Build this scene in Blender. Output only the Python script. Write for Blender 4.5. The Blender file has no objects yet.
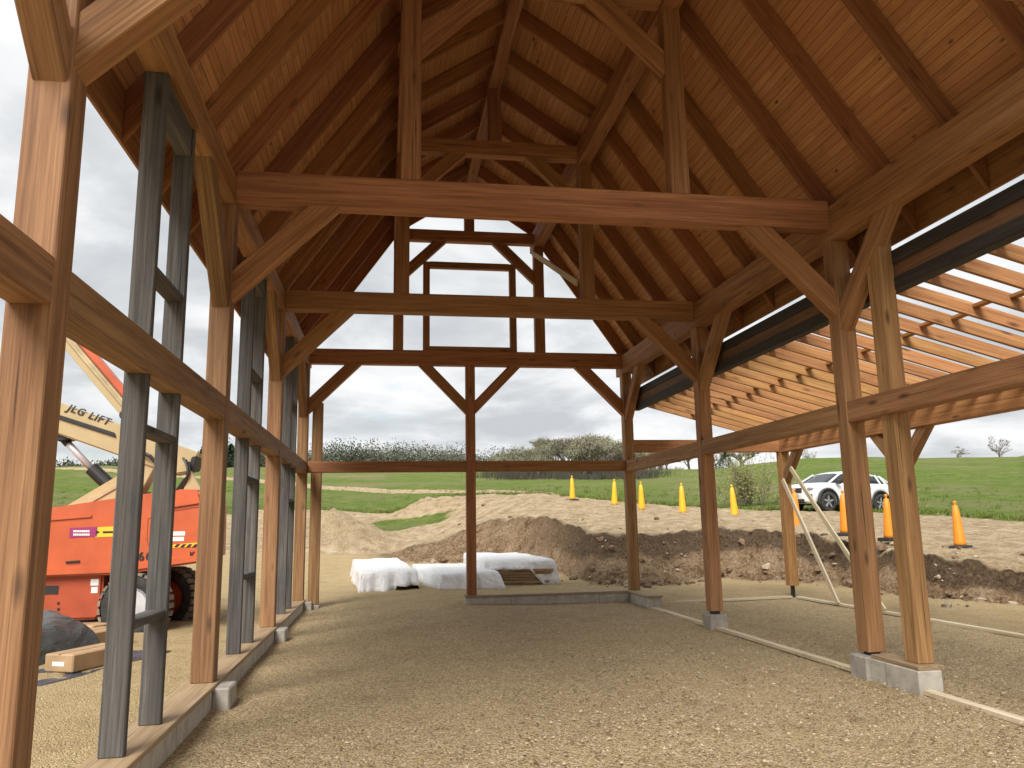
import bpy, bmesh, math, random
from mathutils import Vector, Matrix, noise
R = math.radians
random.seed(7)
S = bpy.context.scene
COL = S.collection
CAMZ = 1.45
# ---------------------------------------------------------------- camera model (solved from the timber frame)
F, YAW, PITCH, ROLL = 790.17, R(9.1825), R(10.0141), R(0.9553)
def ray(u, v):
    xr = (u-512)/F; zr = (384-v)/F
    x = math.cos(ROLL)*xr+math.sin(ROLL)*zr; zz = -math.sin(ROLL)*xr+math.cos(ROLL)*zr
    y = math.cos(PITCH)-math.sin(PITCH)*zz; z = math.sin(PITCH)+math.cos(PITCH)*zz
    return Vector((math.cos(YAW)*x+math.sin(YAW)*y, -math.sin(YAW)*x+math.cos(YAW)*y, z))
def at(u, v, X=None, Y=None, Z=None):
    r = ray(u, v)
    k = X/r.x if X is not None else Y/r.y if Y is not None else (Z-CAMZ)/r.z
    p = r*k; p.z += CAMZ
    return p
cam = bpy.data.cameras.new('camera'); co = bpy.data.objects.new('camera', cam); COL.objects.link(co)
cam.sensor_width = 36; cam.lens = 36*F/1024; cam.clip_end = 3000; cam.clip_start = .05
# view basis from the pixel rays
fwd = ray(512, 384).normalized(); rgt = (ray(612, 384)-ray(512, 384)).normalized(); upv = rgt.cross(fwd)
m = Matrix((rgt, upv, -fwd)).transposed().to_4x4(); m.translation = (0, 0, CAMZ)
co.matrix_world = m; S.camera = co
# ---------------------------------------------------------------- helpers
def tag(o, label=None, cat=None, group=None, kind=None):
    if label: o['label'] = label
    if cat: o['category'] = cat
    if group: o['group'] = group
    if kind: o['kind'] = kind
    return o
def empty(name, loc=(0, 0, 0), rz=0, label=None, cat=None, group=None):
    o = bpy.data.objects.new(name, None); COL.objects.link(o); o.location = loc; o.rotation_euler = (0, 0, rz)
    o.empty_display_size = .2
    return tag(o, label, cat, group)
def link(name, bm, m, parent=None, loc=(0, 0, 0), rot=None, smooth=False):
    me = bpy.data.meshes.new(name)
    bmesh.ops.recalc_face_normals(bm, faces=bm.faces)
    bm.to_mesh(me); bm.free()
    for a in (m if isinstance(m, (list, tuple)) else [m]): me.materials.append(a)
    if smooth:
        for p in me.polygons: p.use_smooth = True
    o = bpy.data.objects.new(name, me); COL.objects.link(o)
    o.location = loc
    if rot is not None: o.rotation_euler = rot
    if parent: o.parent = parent
    return o
def copy_tree(o, parent=None):
    c = o.copy(); COL.objects.link(c)
    if parent: c.parent = parent
    for ch in [x for x in bpy.data.objects if x.parent is o]: copy_tree(ch, c)
    return c
def box(bm, lo, hi, bev=0.0, mi=0):
    v = [bm.verts.new((x, y, z)) for x in (lo[0], hi[0]) for y in (lo[1], hi[1]) for z in (lo[2], hi[2])]
    fs = [bm.faces.new([v[i] for i in q]) for q in ((0, 1, 3, 2), (4, 6, 7, 5), (0, 4, 5, 1), (2, 3, 7, 6), (0, 2, 6, 4), (1, 5, 7, 3))]
    for f in fs: f.material_index = mi
    if bev:
        es = {e for f in fs for e in f.edges}
        bmesh.ops.bevel(bm, geom=list(es), offset=bev, segments=1, affect='EDGES')
    return fs
def prism(bm, pts, y0, y1, bev=0.0, axis='Y', mi=0):
    """polygon in XZ (axis Y), XY (axis Z) or YZ (axis X) extruded"""
    def P(a, b, c): return (a, c, b) if axis == 'Y' else (a, b, c) if axis == 'Z' else (c, a, b)
    A = [bm.verts.new(P(a, b, y0)) for a, b in pts]; B = [bm.verts.new(P(a, b, y1)) for a, b in pts]
    n = len(pts); fs = [bm.faces.new(A), bm.faces.new(B[::-1])]
    for i in range(n): fs.append(bm.faces.new((A[i], B[i], B[(i+1) % n], A[(i+1) % n])))
    for f in fs: f.material_index = mi
    if bev:
        bmesh.ops.bevel(bm, geom=list({e for f in fs for e in f.edges}), offset=bev, segments=2, affect='EDGES')
    return fs
def tube(bm, pts, rad, n=8, cap=True, mi=0):
    pts = [Vector(p) for p in pts]
    if not isinstance(rad, (list, tuple)): rad = [rad]*len(pts)
    rings = []; ref = None
    for i, p in enumerate(pts):
        d = (pts[min(i+1, len(pts)-1)]-pts[max(i-1, 0)]).normalized()
        if ref is None: ref = Vector((0, 0, 1)) if abs(d.z) < .9 else Vector((1, 0, 0))
        a = d.cross(ref).normalized(); b = a.cross(d); ref = b
        rings.append([bm.verts.new(p+(a*math.cos(t)+b*math.sin(t))*rad[i]) for t in [2*math.pi*k/n for k in range(n)]])
    for i in range(len(rings)-1):
        for k in range(n):
            f = bm.faces.new((rings[i][k], rings[i][(k+1) % n], rings[i+1][(k+1) % n], rings[i+1][k])); f.material_index = mi
    if cap and n > 2:
        bm.faces.new(rings[0][::-1]).material_index = mi; bm.faces.new(rings[-1]).material_index = mi
def lathe(bm, prof, n=28, axis='Z', c=(0, 0, 0), mi=0, cap=True):
    rings = []
    for r, h in prof:
        ring = []
        for k in range(n):
            t = 2*math.pi*k/n; a, b = r*math.cos(t), r*math.sin(t)
            ring.append(bm.verts.new((c[0]+a, c[1]+b, c[2]+h) if axis == 'Z' else (c[0]+a, c[1]+h, c[2]+b)))
        rings.append(ring)
    for i in range(len(rings)-1):
        for k in range(n):
            f = bm.faces.new((rings[i][k], rings[i][(k+1) % n], rings[i+1][(k+1) % n], rings[i+1][k])); f.material_index = mi
    if cap: bm.faces.new(rings[0][::-1]).material_index = mi; bm.faces.new(rings[-1]).material_index = mi
# ---------------------------------------------------------------- materials
class NT:
    def __init__(s, name):
        s.m = bpy.data.materials.new(name); s.m.use_nodes = True; s.t = s.m.node_tree; s.n = s.t.nodes
        s.b = s.n['Principled BSDF']
    def add(s, typ, **k):
        n = s.n.new(typ)
        for a, v in k.items(): setattr(n, a, v)
        return n
    def L(s, a, b): s.t.links.new(a, b)
    def noise(s, vec, scale, detail=4, rough=.55, dist=0):
        n = s.add('ShaderNodeTexNoise'); n.inputs['Scale'].default_value = scale; n.inputs['Detail'].default_value = detail
        n.inputs['Roughness'].default_value = rough; n.inputs['Distortion'].default_value = dist
        if vec: s.L(vec, n.inputs['Vector'])
        return n.outputs['Fac']
    def ramp(s, fac, stops):
        r = s.add('ShaderNodeValToRGB'); e = r.color_ramp.elements
        e[0].position, e[0].color = stops[0][0], (*stops[0][1], 1)
        e[1].position, e[1].color = stops[-1][0], (*stops[-1][1], 1)
        for p, c in stops[1:-1]: x = e.new(p); x.color = (*c, 1)
        s.L(fac, r.inputs['Fac']); return r.outputs['Color']
    def mix(s, fac, a, b, blend='MIX'):
        n = s.add('ShaderNodeMix', data_type='RGBA', blend_type=blend)
        for i, x in ((0, fac), (6, a), (7, b)):
            if isinstance(x, (int, float)): n.inputs[i].default_value = x
            elif isinstance(x, tuple): n.inputs[i].default_value = (*x, 1)
            else: s.L(x, n.inputs[i])
        return n.outputs[2]
    def math(s, op, a, b=0, c=None, clamp=False):
        n = s.add('ShaderNodeMath', operation=op, use_clamp=clamp)
        for i, x in enumerate((a, b) if c is None else (a, b, c)):
            if isinstance(x, (int, float)): n.inputs[i].default_value = x
            else: s.L(x, n.inputs[i])
        return n.outputs[0]
    def mapped(s, vec, scale=(1, 1, 1), loc=None):
        n = s.add('ShaderNodeMapping'); n.inputs['Scale'].default_value = scale; s.L(vec, n.inputs['Vector'])
        if loc is not None: s.L(loc, n.inputs['Location'])
        return n.outputs['Vector']
    def bump(s, h, strength=.5, dist=.01):
        n = s.add('ShaderNodeBump'); n.inputs['Strength'].default_value = strength; n.inputs['Distance'].default_value = dist
        s.L(h, n.inputs['Height']); s.L(n.outputs['Normal'], s.b.inputs['Normal'])
    def color(s, c):
        if isinstance(c, tuple): s.b.inputs['Base Color'].default_value = (*c, 1)
        else: s.L(c, s.b.inputs['Base Color'])
    def set(s, **k):
        for a, v in k.items(): s.b.inputs[a.replace('_', ' ')].default_value = v
        return s
def attr(n, name):
    a = n.add('ShaderNodeAttribute'); a.attribute_name = name; return a.outputs['Fac']
def wood(name, base, dark, light, knots=.6, var=.35, rough=.75, grain=1.0, stain=0.0):
    n = NT(name); tc = n.add('ShaderNodeTexCoord').outputs['Object']; oi = n.add('ShaderNodeObjectInfo').outputs['Random']
    off = n.add('ShaderNodeCombineXYZ'); 
    n.L(n.math('MULTIPLY', oi, 37.0), off.inputs[0]); n.L(n.math('MULTIPLY', oi, 11.3), off.inputs[1]); n.L(n.math('MULTIPLY', oi, 23.7), off.inputs[2])
    v1 = n.mapped(tc, (.8, 26, 26), off.outputs[0]); v2 = n.mapped(tc, (.35, 5, 5), off.outputs[0]); v3 = n.mapped(tc, (1.6, 85, 85), off.outputs[0])
    g1 = n.noise(v1, 1, 6, .6, .6); g2 = n.noise(v2, 1.3, 4, .55, .8); g3 = n.noise(v3, 1, 3, .6)
    c = n.ramp(g1, [(.28, dark), (.5, base), (.74, light)])
    c = n.mix(n.math('MULTIPLY', n.math('SUBTRACT', g2, .38, clamp=True), 1.7*grain, clamp=True), c, dark)
    c = n.mix(n.math('MULTIPLY', n.math('SUBTRACT', g3, .48, clamp=True), 3.0*grain, clamp=True), c, tuple(x*.62 for x in dark))
    # knots
    vk = n.mapped(tc, (1.6, 5.5, 5.5), off.outputs[0]); vo = n.add('ShaderNodeTexVoronoi'); vo.inputs['Scale'].default_value = 1.0; n.L(vk, vo.inputs['Vector'])
    k = n.math('MULTIPLY', n.math('SUBTRACT', .17, vo.outputs['Distance'], clamp=True), 9*knots, clamp=True)
    c = n.mix(k, c, tuple(x*.35 for x in dark))
    if stain:
        st = n.noise(n.mapped(tc, (1.1, 3, 3), off.outputs[0]), 1.4, 5, .65)
        c = n.mix(n.math('MULTIPLY', n.math('SUBTRACT', st, .56, clamp=True), 6*stain, clamp=True), c, tuple(x*.3 for x in dark))
    ck = n.noise(n.mapped(tc, (.55, 34, 34), off.outputs[0]), 1, 2, .5, .3)
    ckm = n.math('MULTIPLY', n.math('SUBTRACT', ck, .68, clamp=True), 16, clamp=True)
    c = n.mix(n.math('MULTIPLY', ckm, .75), c, tuple(x*.28 for x in dark))
    hv = n.add('ShaderNodeHueSaturation'); n.L(c, hv.inputs['Color'])
    n.L(n.math('MULTIPLY_ADD', oi, var, 1-var/2), hv.inputs['Value'])
    n.L(n.math('MULTIPLY_ADD', n.math('FRACT', n.math('MULTIPLY', oi, 7.31)), .016, .492), hv.inputs['Hue'])
    n.color(hv.outputs['Color']); n.set(Roughness=rough)
    n.bump(n.math('SUBTRACT', n.math('ADD', n.math('MULTIPLY', g1, .6), n.math('MULTIPLY', g3, .5)), n.math('MULTIPLY', ckm, 1.2)), .5, .006)
    return n.m
M = {}
M['timber'] = wood('stained_timber', (.385, .178, .068), (.215, .086, .03), (.51, .26, .11), var=.25)
M['timber_post'] = wood('stained_post_timber', (.30, .16, .066), (.155, .073, .027), (.41, .235, .105), var=.22, knots=.8)
M['post_lit'] = wood('lit_post_timber', (.40, .208, .088), (.22, .10, .036), (.52, .295, .135), var=.15, knots=.8)  # lighter copy of the post timber: light painted into the right-wall wood
M['rafter'] = wood('rafter_timber', (.37, .155, .056), (.23, .086, .03), (.47, .215, .085), var=.3)
M['raw'] = wood('raw_lumber', (.43, .212, .074), (.28, .12, .038), (.54, .31, .125), knots=.9, var=.25, stain=.35)
M['raw_pale'] = wood('pale_lumber', (.50, .35, .19), (.37, .24, .12), (.58, .44, .27), var=.2)
M['form_pale'] = wood('pale_form_lumber', (.66, .56, .38), (.52, .42, .26), (.74, .66, .49), var=.12, knots=.3)
M['sill'] = wood('treated_sill_board', (.36, .265, .145), (.25, .17, .085), (.45, .35, .21), var=.15, knots=.4)
M['grey'] = wood('grey_weathered_stud', (.10, .092, .084), (.046, .041, .037), (.19, .175, .16), knots=.8, var=.3, rough=.9, stain=.3)
M['black_wood'] = wood('dark_stained_board', (.035, .03, .027), (.018, .016, .015), (.06, .05, .045), var=.3)
M['beam_brown'] = wood('ledger_timber', (.19, .095, .045), (.11, .052, .024), (.26, .14, .068), var=.2, stain=.4)
def sheathing():
    n = NT('roof_board_sheathing'); tc = n.add('ShaderNodeTexCoord').outputs['Object']
    sx = n.add('ShaderNodeSeparateXYZ'); n.L(tc, sx.inputs[0])
    bi = n.math('DIVIDE', sx.outputs[0], .088); fl = n.math('FLOOR', bi); fr = n.math('FRACT', bi)
    # boards broken at random lengths along Y
    wn0 = n.add('ShaderNodeTexWhiteNoise', noise_dimensions='1D'); n.L(fl, wn0.inputs['W'])
    seg = n.math('FLOOR', n.math('ADD', n.math('DIVIDE', sx.outputs[1], 2.745), n.math('MULTIPLY', wn0.outputs['Value'], 5)))
    wn = n.add('ShaderNodeTexWhiteNoise', noise_dimensions='2D'); cb = n.add('ShaderNodeCombineXYZ')
    n.L(fl, cb.inputs[0]); n.L(seg, cb.inputs[1]); n.L(cb.outputs[0], wn.inputs['Vector'])
    cv = n.add('ShaderNodeCombineXYZ'); n.L(n.math('ADD', sx.outputs[0], n.math('MULTIPLY', wn.outputs['Value'], 9)), cv.inputs[0]); n.L(sx.outputs[1], cv.inputs[1])
    g = n.noise(n.mapped(cv.outputs[0], (34, .9, 1)), 1, 5, .6, .6); g2 = n.noise(n.mapped(cv.outputs[0], (6, 1.6, 1)), 1, 3)
    c = n.ramp(g, [(.3, (.37, .17, .068)), (.5, (.55, .28, .12)), (.75, (.67, .375, .17))])
    c = n.mix(n.math('MULTIPLY', wn.outputs['Value'], .5), c, (.38, .15, .05))
    c = n.mix(n.math('MULTIPLY', n.math('SUBTRACT', g2, .62, clamp=True), 5, clamp=True), c, (.12, .05, .02))
    vo = n.add('ShaderNodeTexVoronoi'); vo.inputs['Scale'].default_value = 1; n.L(n.mapped(cv.outputs[0], (5, 2.4, 1)), vo.inputs['Vector'])
    c = n.mix(n.math('MULTIPLY', n.math('SUBTRACT', .11, vo.outputs['Distance'], clamp=True), 12, clamp=True), c, (.05, .02, .01))
    edge = n.math('LESS_THAN', n.math('ABSOLUTE', n.math('SUBTRACT', fr, .5)), .465)
    c = n.mix(edge, (.20, .085, .03), c)
    n.color(c); n.set(Roughness=.75); n.bump(n.math('ADD', n.math('MULTIPLY', edge, 1.0), n.math('MULTIPLY', g, .25)), .5, .006)
    return n.m
M['sheath'] = sheathing()
def simple(name, c, rough=.5, metal=0, noise_amt=.25, scale=6, bump=0, coat=0, dist=.01):
    n = NT(name); tc = n.add('ShaderNodeTexCoord').outputs['Object']
    f = n.noise(tc, scale, 6, .6)
    n.color(n.ramp(f, [(.3, tuple(x*(1-noise_amt) for x in c)), (.7, tuple(min(1, x*(1+noise_amt*.5)) for x in c))]))
    n.set(Roughness=rough, Metallic=metal, Coat_Weight=coat)
    if bump: n.bump(f, bump, dist)
    return n.m
M['concrete'] = simple('concrete', (.40, .365, .31), .9, 0, .35, 5, .4)
def blockwork():
    n = NT('concrete_block'); tc = n.add('ShaderNodeTexCoord').outputs['Object']
    f = n.noise(tc, 7, 7, .65); f2 = n.noise(tc, 60, 3)
    sx = n.add('ShaderNodeSeparateXYZ'); n.L(tc, sx.inputs[0])
    j = n.math('LESS_THAN', n.math('ABSOLUTE', n.math('SUBTRACT', n.math('FRACT', n.math('DIVIDE', n.math('ADD', sx.outputs[1], sx.outputs[0]), .81)), .5)), .488)
    c = n.ramp(f, [(.3, (.32, .29, .24)), (.55, (.47, .435, .37)), (.75, (.56, .52, .45))])
    c = n.mix(n.math('MULTIPLY_ADD', j, .5, .5), (.2, .175, .14), c)
    n.color(c); n.set(Roughness=.92); n.bump(n.math('ADD', n.math('MULTIPLY', f2, .3), j), .4, .006)
    return n.m
M['block'] = blockwork()
M['steel'] = simple('dark_steel', (.045, .043, .042), .55, .6)
M['orange'] = simple('orange_lift_paint', (.54, .105, .034), .42, 0, .22, 2, 0, .25)
M['orange_dark'] = simple('orange_chassis_paint', (.38, .066, .024), .5, 0, .2, 3)
M['cream'] = simple('cream_boom_paint', (.46, .35, .18), .42, 0, .12, 3, 0, .2)
M['black'] = simple('black_plastic', (.02, .02, .02), .5)
M['rubber'] = simple('tyre_rubber', (.035, .033, .031), .9, 0, .4, 14, .3)
M['dust_rubber'] = simple('dusty_tyre_tread', (.22, .185, .14), .95, 0, .5, 9, .4)
M['rim'] = simple('grey_wheel_rim', (.50, .49, .50), .5, .1)
M['chrome'] = simple('polished_rod', (.62, .62, .64), .35, .35, .05)
M['white'] = simple('white_decal', (.70, .70, .68), .5, 0, .04)
M['purple'] = simple('magenta_decal', (.30, .025, .13), .5, 0, .08)
M['yellow'] = simple('yellow_decal', (.85, .50, .03), .5, 0, .08)
M['dirty_cream'] = simple('dusty_boom_underside', (.46, .36, .21), .6, 0, .3, 4)
M['cone_orange'] = simple('orange_cone_plastic', (.78, .24, .010), .5, 0, .12, 5)
M['cone_yellow'] = simple('yellow_cone_plastic', (.80, .40, .012), .5, 0, .12, 5)
M['car'] = simple('white_car_paint', (.68, .69, .70), .25, 0, .02, 1, 0, .8)
M['glass'] = simple('tinted_car_glass', (.03, .036, .04), .06, 0, .1, 1); 
M['headlight'] = simple('headlight_lens', (.35, .37, .40), .1, .3)
M['alloy'] = simple('alloy_wheel', (.42, .42, .43), .35, .6)
M['amber'] = simple('amber_lens', (.8, .22, .03), .3)
def tarp_mat(name, c, amt=.12, bd=.07):
    n = NT(name); tc = n.add('ShaderNodeTexCoord').outputs['Object']
    w1 = n.noise(n.mapped(tc, (1.6, .8, 1.1)), 2.0, 3, .5, 1.6); w2 = n.noise(tc, 9, 4, .6, .8)
    n.color(n.ramp(n.noise(tc, 3, 5), [(.3, tuple(x*(1-amt) for x in c)), (.7, c)])); n.set(Roughness=.42)
    n.bump(n.math('ADD', w1, n.math('MULTIPLY', w2, .12)), .9, bd)
    return n.m
M['tarp'] = tarp_mat('white_lumber_wrap', (.74, .74, .74))
M['grey_tarp'] = tarp_mat('dark_grey_tarp', (.105, .115, .115), .35)
M['plastic_sheet'] = tarp_mat('black_ground_plastic', (.055, .06, .075), .4)
M['card'] = simple('tan_board', (.40, .26, .14), .85, 0, .3, 4)
def ground_mat():
    n = NT('site_ground'); g = n.add('ShaderNodeNewGeometry').outputs['Position']
    vo = n.add('ShaderNodeTexVoronoi'); vo.inputs['Scale'].default_value = 66; n.L(g, vo.inputs['Vector'])
    vo2 = n.add('ShaderNodeTexVoronoi'); vo2.inputs['Scale'].default_value = 120; n.L(g, vo2.inputs['Vector'])
    sp = n.add('ShaderNodeSeparateColor'); n.L(vo.outputs['Color'], sp.inputs[0])
    sp2 = n.add('ShaderNodeSeparateColor'); n.L(vo2.outputs['Color'], sp2.inputs[0])
    big = n.noise(g, .45, 5, .6); mid = n.noise(g, 2.2, 6, .65); fine = n.noise(g, 14, 5, .7)
    gin = n.ramp(sp.outputs[0], [(0, (.08, .048, .02)), (.22, (.36, .252, .122)), (.65, (.55, .408, .215)), (.9, (.74, .59, .37)), (1, (.88, .76, .56))])
    gin2 = n.ramp(sp2.outputs[1], [(0, (.10, .06, .026)), (.45, (.45, .326, .165)), (.85, (.66, .52, .315)), (1, (.86, .74, .53))])
    gin = n.mix(.45, gin, gin2)
    gin = n.mix(n.math('MULTIPLY', n.math('SUBTRACT', mid, .5, clamp=True), 1.6, clamp=True), gin, (.25, .162, .078))
    gin = n.mix(n.math('MULTIPLY', n.math('SUBTRACT', big, .5, clamp=True), 1.6, clamp=True), gin, (.51, .385, .21))
    # footprints and raked scuffs
    gout = n.ramp(mid, [(.3, (.30, .21, .095)), (.5, (.42, .305, .15)), (.7, (.53, .41, .23))])
    gout = n.mix(.45, gout, gin)
    inside = attr(n, 'inside'); grass = attr(n, 'grass'); cut = attr(n, 'cut'); road = attr(n, 'sand')
    c = n.mix(inside, gout, gin)
    sand = n.ramp(n.math('ADD', n.math('MULTIPLY', mid, .55), n.math('MULTIPLY', fine, .45)), [(.36, (.20, .135, .07)), (.45, (.39, .285, .165)), (.54, (.52, .40, .25)), (.64, (.68, .565, .40))])
    ws = n.math('MULTIPLY_ADD', n.math('SUBTRACT', mid, .5), 1.3, n.math('MULTIPLY_ADD', road, 2, -.5), clamp=True)
    c = n.mix(ws, c, sand)
    vr = n.add('ShaderNodeTexVoronoi'); vr.inputs['Scale'].default_value = 15; n.L(g, vr.inputs['Vector'])
    vs = n.add('ShaderNodeSeparateColor'); n.L(vr.outputs['Color'], vs.inputs[0])
    dirt = n.ramp(n.math('ADD', n.math('MULTIPLY', mid, .5), n.math('MULTIPLY', fine, .5)), [(.36, (.06, .034, .017)), (.45, (.21, .13, .068)), (.54, (.37, .25, .145)), (.66, (.56, .42, .27))])
    dirt = n.mix(n.math('MULTIPLY', n.math('GREATER_THAN', vs.outputs[0], .88), .45), dirt, (.46, .36, .25))
    dirt = n.mix(n.math('MULTIPLY', n.math('MULTIPLY_ADD', n.math('SUBTRACT', mid, .5), 1.5, attr(n, 'upper_cut'), clamp=True), .8), dirt, n.ramp(fine, [(.35, (.035, .021, .012)), (.6, (.10, .062, .034)), (.75, (.2, .135, .08))]))
    wc = n.math('MULTIPLY_ADD', n.math('SUBTRACT', mid, .5), 1.6, n.math('MULTIPLY_ADD', cut, 2.2, -.6), clamp=True)
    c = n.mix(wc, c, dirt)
    gp = n.mapped(g, (1, 1, 1)); gb = n.noise(gp, .06, 5, .6); gm = n.noise(gp, .9, 7, .75); gf = n.noise(gp, 5, 4, .8)
    gr = n.ramp(n.math('ADD', n.math('MULTIPLY', gm, .5), n.math('MULTIPLY', gf, .5)), [(.36, (.046, .085, .012)), (.5, (.115, .165, .024)), (.64, (.21, .235, .062))])
    hz = n.noise(n.mapped(g, (.5, .5, 3)), .25, 4, .6)
    gr = n.mix(n.math('MULTIPLY', n.math('SUBTRACT', n.math('ADD', n.math('MULTIPLY', gb, .5), n.math('MULTIPLY', hz, .5)), .485, clamp=True), 6.5, clamp=True), gr, (.20, .18, .082))
    wg = n.math('MULTIPLY_ADD', n.math('SUBTRACT', gm, .5), 1.8, n.math('MULTIPLY_ADD', grass, 3, -1), clamp=True)
    c = n.mix(wg, c, gr)
    n.color(c); n.set(Roughness=.95, Specular_IOR_Level=.2)
    h = n.math('ADD', n.math('MULTIPLY', vo.outputs['Distance'], -.9), n.math('MULTIPLY', vo2.outputs['Distance'], -.5))
    h = n.math('ADD', h, n.math('MULTIPLY', mid, 1.6))
    h = n.math('ADD', h, n.math('MULTIPLY', n.math('MULTIPLY', fine, wc), 9))
    h = n.math('ADD', h, n.math('MULTIPLY', n.math('MULTIPLY', fine, ws), 6))
    h = n.math('ADD', h, n.math('MULTIPLY', n.math('MULTIPLY', gf, wg), 6))
    n.bump(h, 1.0, .02)
    return n.m
M['ground'] = ground_mat()
# ---------------------------------------------------------------- terrain
def zc(u, v, r):
    q = ray(u, v); return q.z/math.hypot(q.x, q.y)*r
Z0 = -1.45
COLS = [  # pixel column, then (distance, picture row) of: toe of the cut, middle, lip, plateau, grass edge, field 1, field 2, crest
 (1024, [(15.7, None), (15.9, 588), (16.3, 571), (18, 553), (30, 520.5), (45, 503), (70, 484), (110, 457)]),
 (940, [(16.4, 598), (16.7, 580), (17.1, 558), (18.5, 546), (31, 514.5), (48, 497), (72, 478), (112, 457)]),
 (860, [(18.2, 590), (18.6, 570), (19.1, 547), (20.5, 537), (32, 511.5), (50, 492), (75, 474), (112, 456)]),
 (800, [(20.0, 583), (20.7, 557), (21.4, 532), (24, 523), (33, 510), (52, 492), (78, 474), (112, 458)]),
 (720, [(21.3, 578), (22.0, 552), (22.9, 528), (26.5, 517), (34, 509), (55, 495), (80, 482), (112, 468)]),
 (650, [(18.5, 585), (19.8, 562), (21.3, 537), (28, 512), (35, 503.5), (60, 492), (85, 482), (120, 470)]),
 (590, [(19.2, 582), (20.2, 562), (21.8, 533), (29, 511), (37, 498.5), (65, 488), (90, 480), (150, 463)]),
 (545, [(23.5, 571), (24.8, 545), (26.5, 517), (33, 504), (41, 494), (70, 486), (100, 477), (160, 458)]),
 (490, [(27.5, 563), (29, 545), (31, 521), (37, 503), (44, 493.5), (75, 486), (105, 476), (160, 466)]),
 (440, [(28.5, 562), (29.7, 553), (31.5, 541), (40, 515), (52, 496), (75, 487), (110, 474), (160, 467)]),
 (390, [(28.5, 563), (29.7, 559), (31.5, 553), (38, 530), (46, 513), (75, 489), (110, 474), (165, 467)]),
 (320, [(24, 573), (27, 564), (31, 553), (38, 533), (48, 509), (80, 487), (120, 472), (170, 466)]),
 (230, [(24, 575), (27, 567), (31, 557), (40, 531), (50, 509), (90, 480), (130, 470), (170, 467)]),
 (100, [(22, 582), (26, 572), (31, 560), (42, 532), (50, 515), (80, 488), (128, 467), (170, 466)]),
 (-150, [(22, 586), (26, 576), (31, 564), (42, 536), (50, 519), (80, 492), (128, 471), (170, 470)]),
]
TAB = []
for u, kn in COLS:
    q = ray(u, 515); az = math.atan2(q.x, q.y)
    TAB.append((az, [(r, Z0 if v is None else max(Z0, zc(u, v, r))) for r, v in kn]))
FLAT = [(20, Z0), (22, Z0), (25, Z0+.1), (30, Z0+.3), (40, Z0+.8), (60, Z0+1.8), (90, Z0+3), (140, Z0+4)]
RIGHT = [(12, Z0), (12.2, -1.05), (12.6, -.72), (15, -.55), (27, -.1), (45, 1.2), (70, 3.6), (110, 8.3)]
TAB += [(R(48), RIGHT), (R(75), FLAT), (R(180), FLAT), (R(-60), FLAT), (R(-180), FLAT)]
TAB.sort(key=lambda t: t[0])
def knots(az):
    for i in range(len(TAB)-1):
        a, b = TAB[i], TAB[i+1]
        if a[0] <= az <= b[0]:
            t = (az-a[0])/(b[0]-a[0]+1e-9)
            return [(0, Z0)]+[(p[0]+(q[0]-p[0])*t, p[1]+(q[1]-p[1])*t) for p, q in zip(a[1], b[1])]+[(900, (a[1][-1][1]*(1-t)+b[1][-1][1]*t)*.9)]
    return [(0, Z0)]+FLAT+[(900, 3)]
pA = at(333, 520, Y=34); pB = at(427, 505, Y=43); pG = at(412, 515, Y=40)
def bumps(x, y):
    z = 0
    d = math.hypot((x-pA.x)/3.2, (y-pA.y)/3.0); z += 1.45*max(0, 1-d)**1.1
    d = math.hypot((x-pB.x)/2.7, (y-pB.y)/2.5); z += .75*max(0, 1-d)
    return z
def ground_z(x, y):
    kn = knots(math.atan2(x, y)); r = math.hypot(x, y)
    for a, b in zip(kn, kn[1:]):
        if r <= b[0]: return a[1]+(b[1]-a[1])*(r-a[0])/(b[0]-a[0]+1e-9)+CAMZ+bumps(x, y)
    return kn[-1][1]+CAMZ
def nz(x, y, f, o=0): return noise.noise(Vector((x*f+o, y*f-o, o*1.7)))
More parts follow.
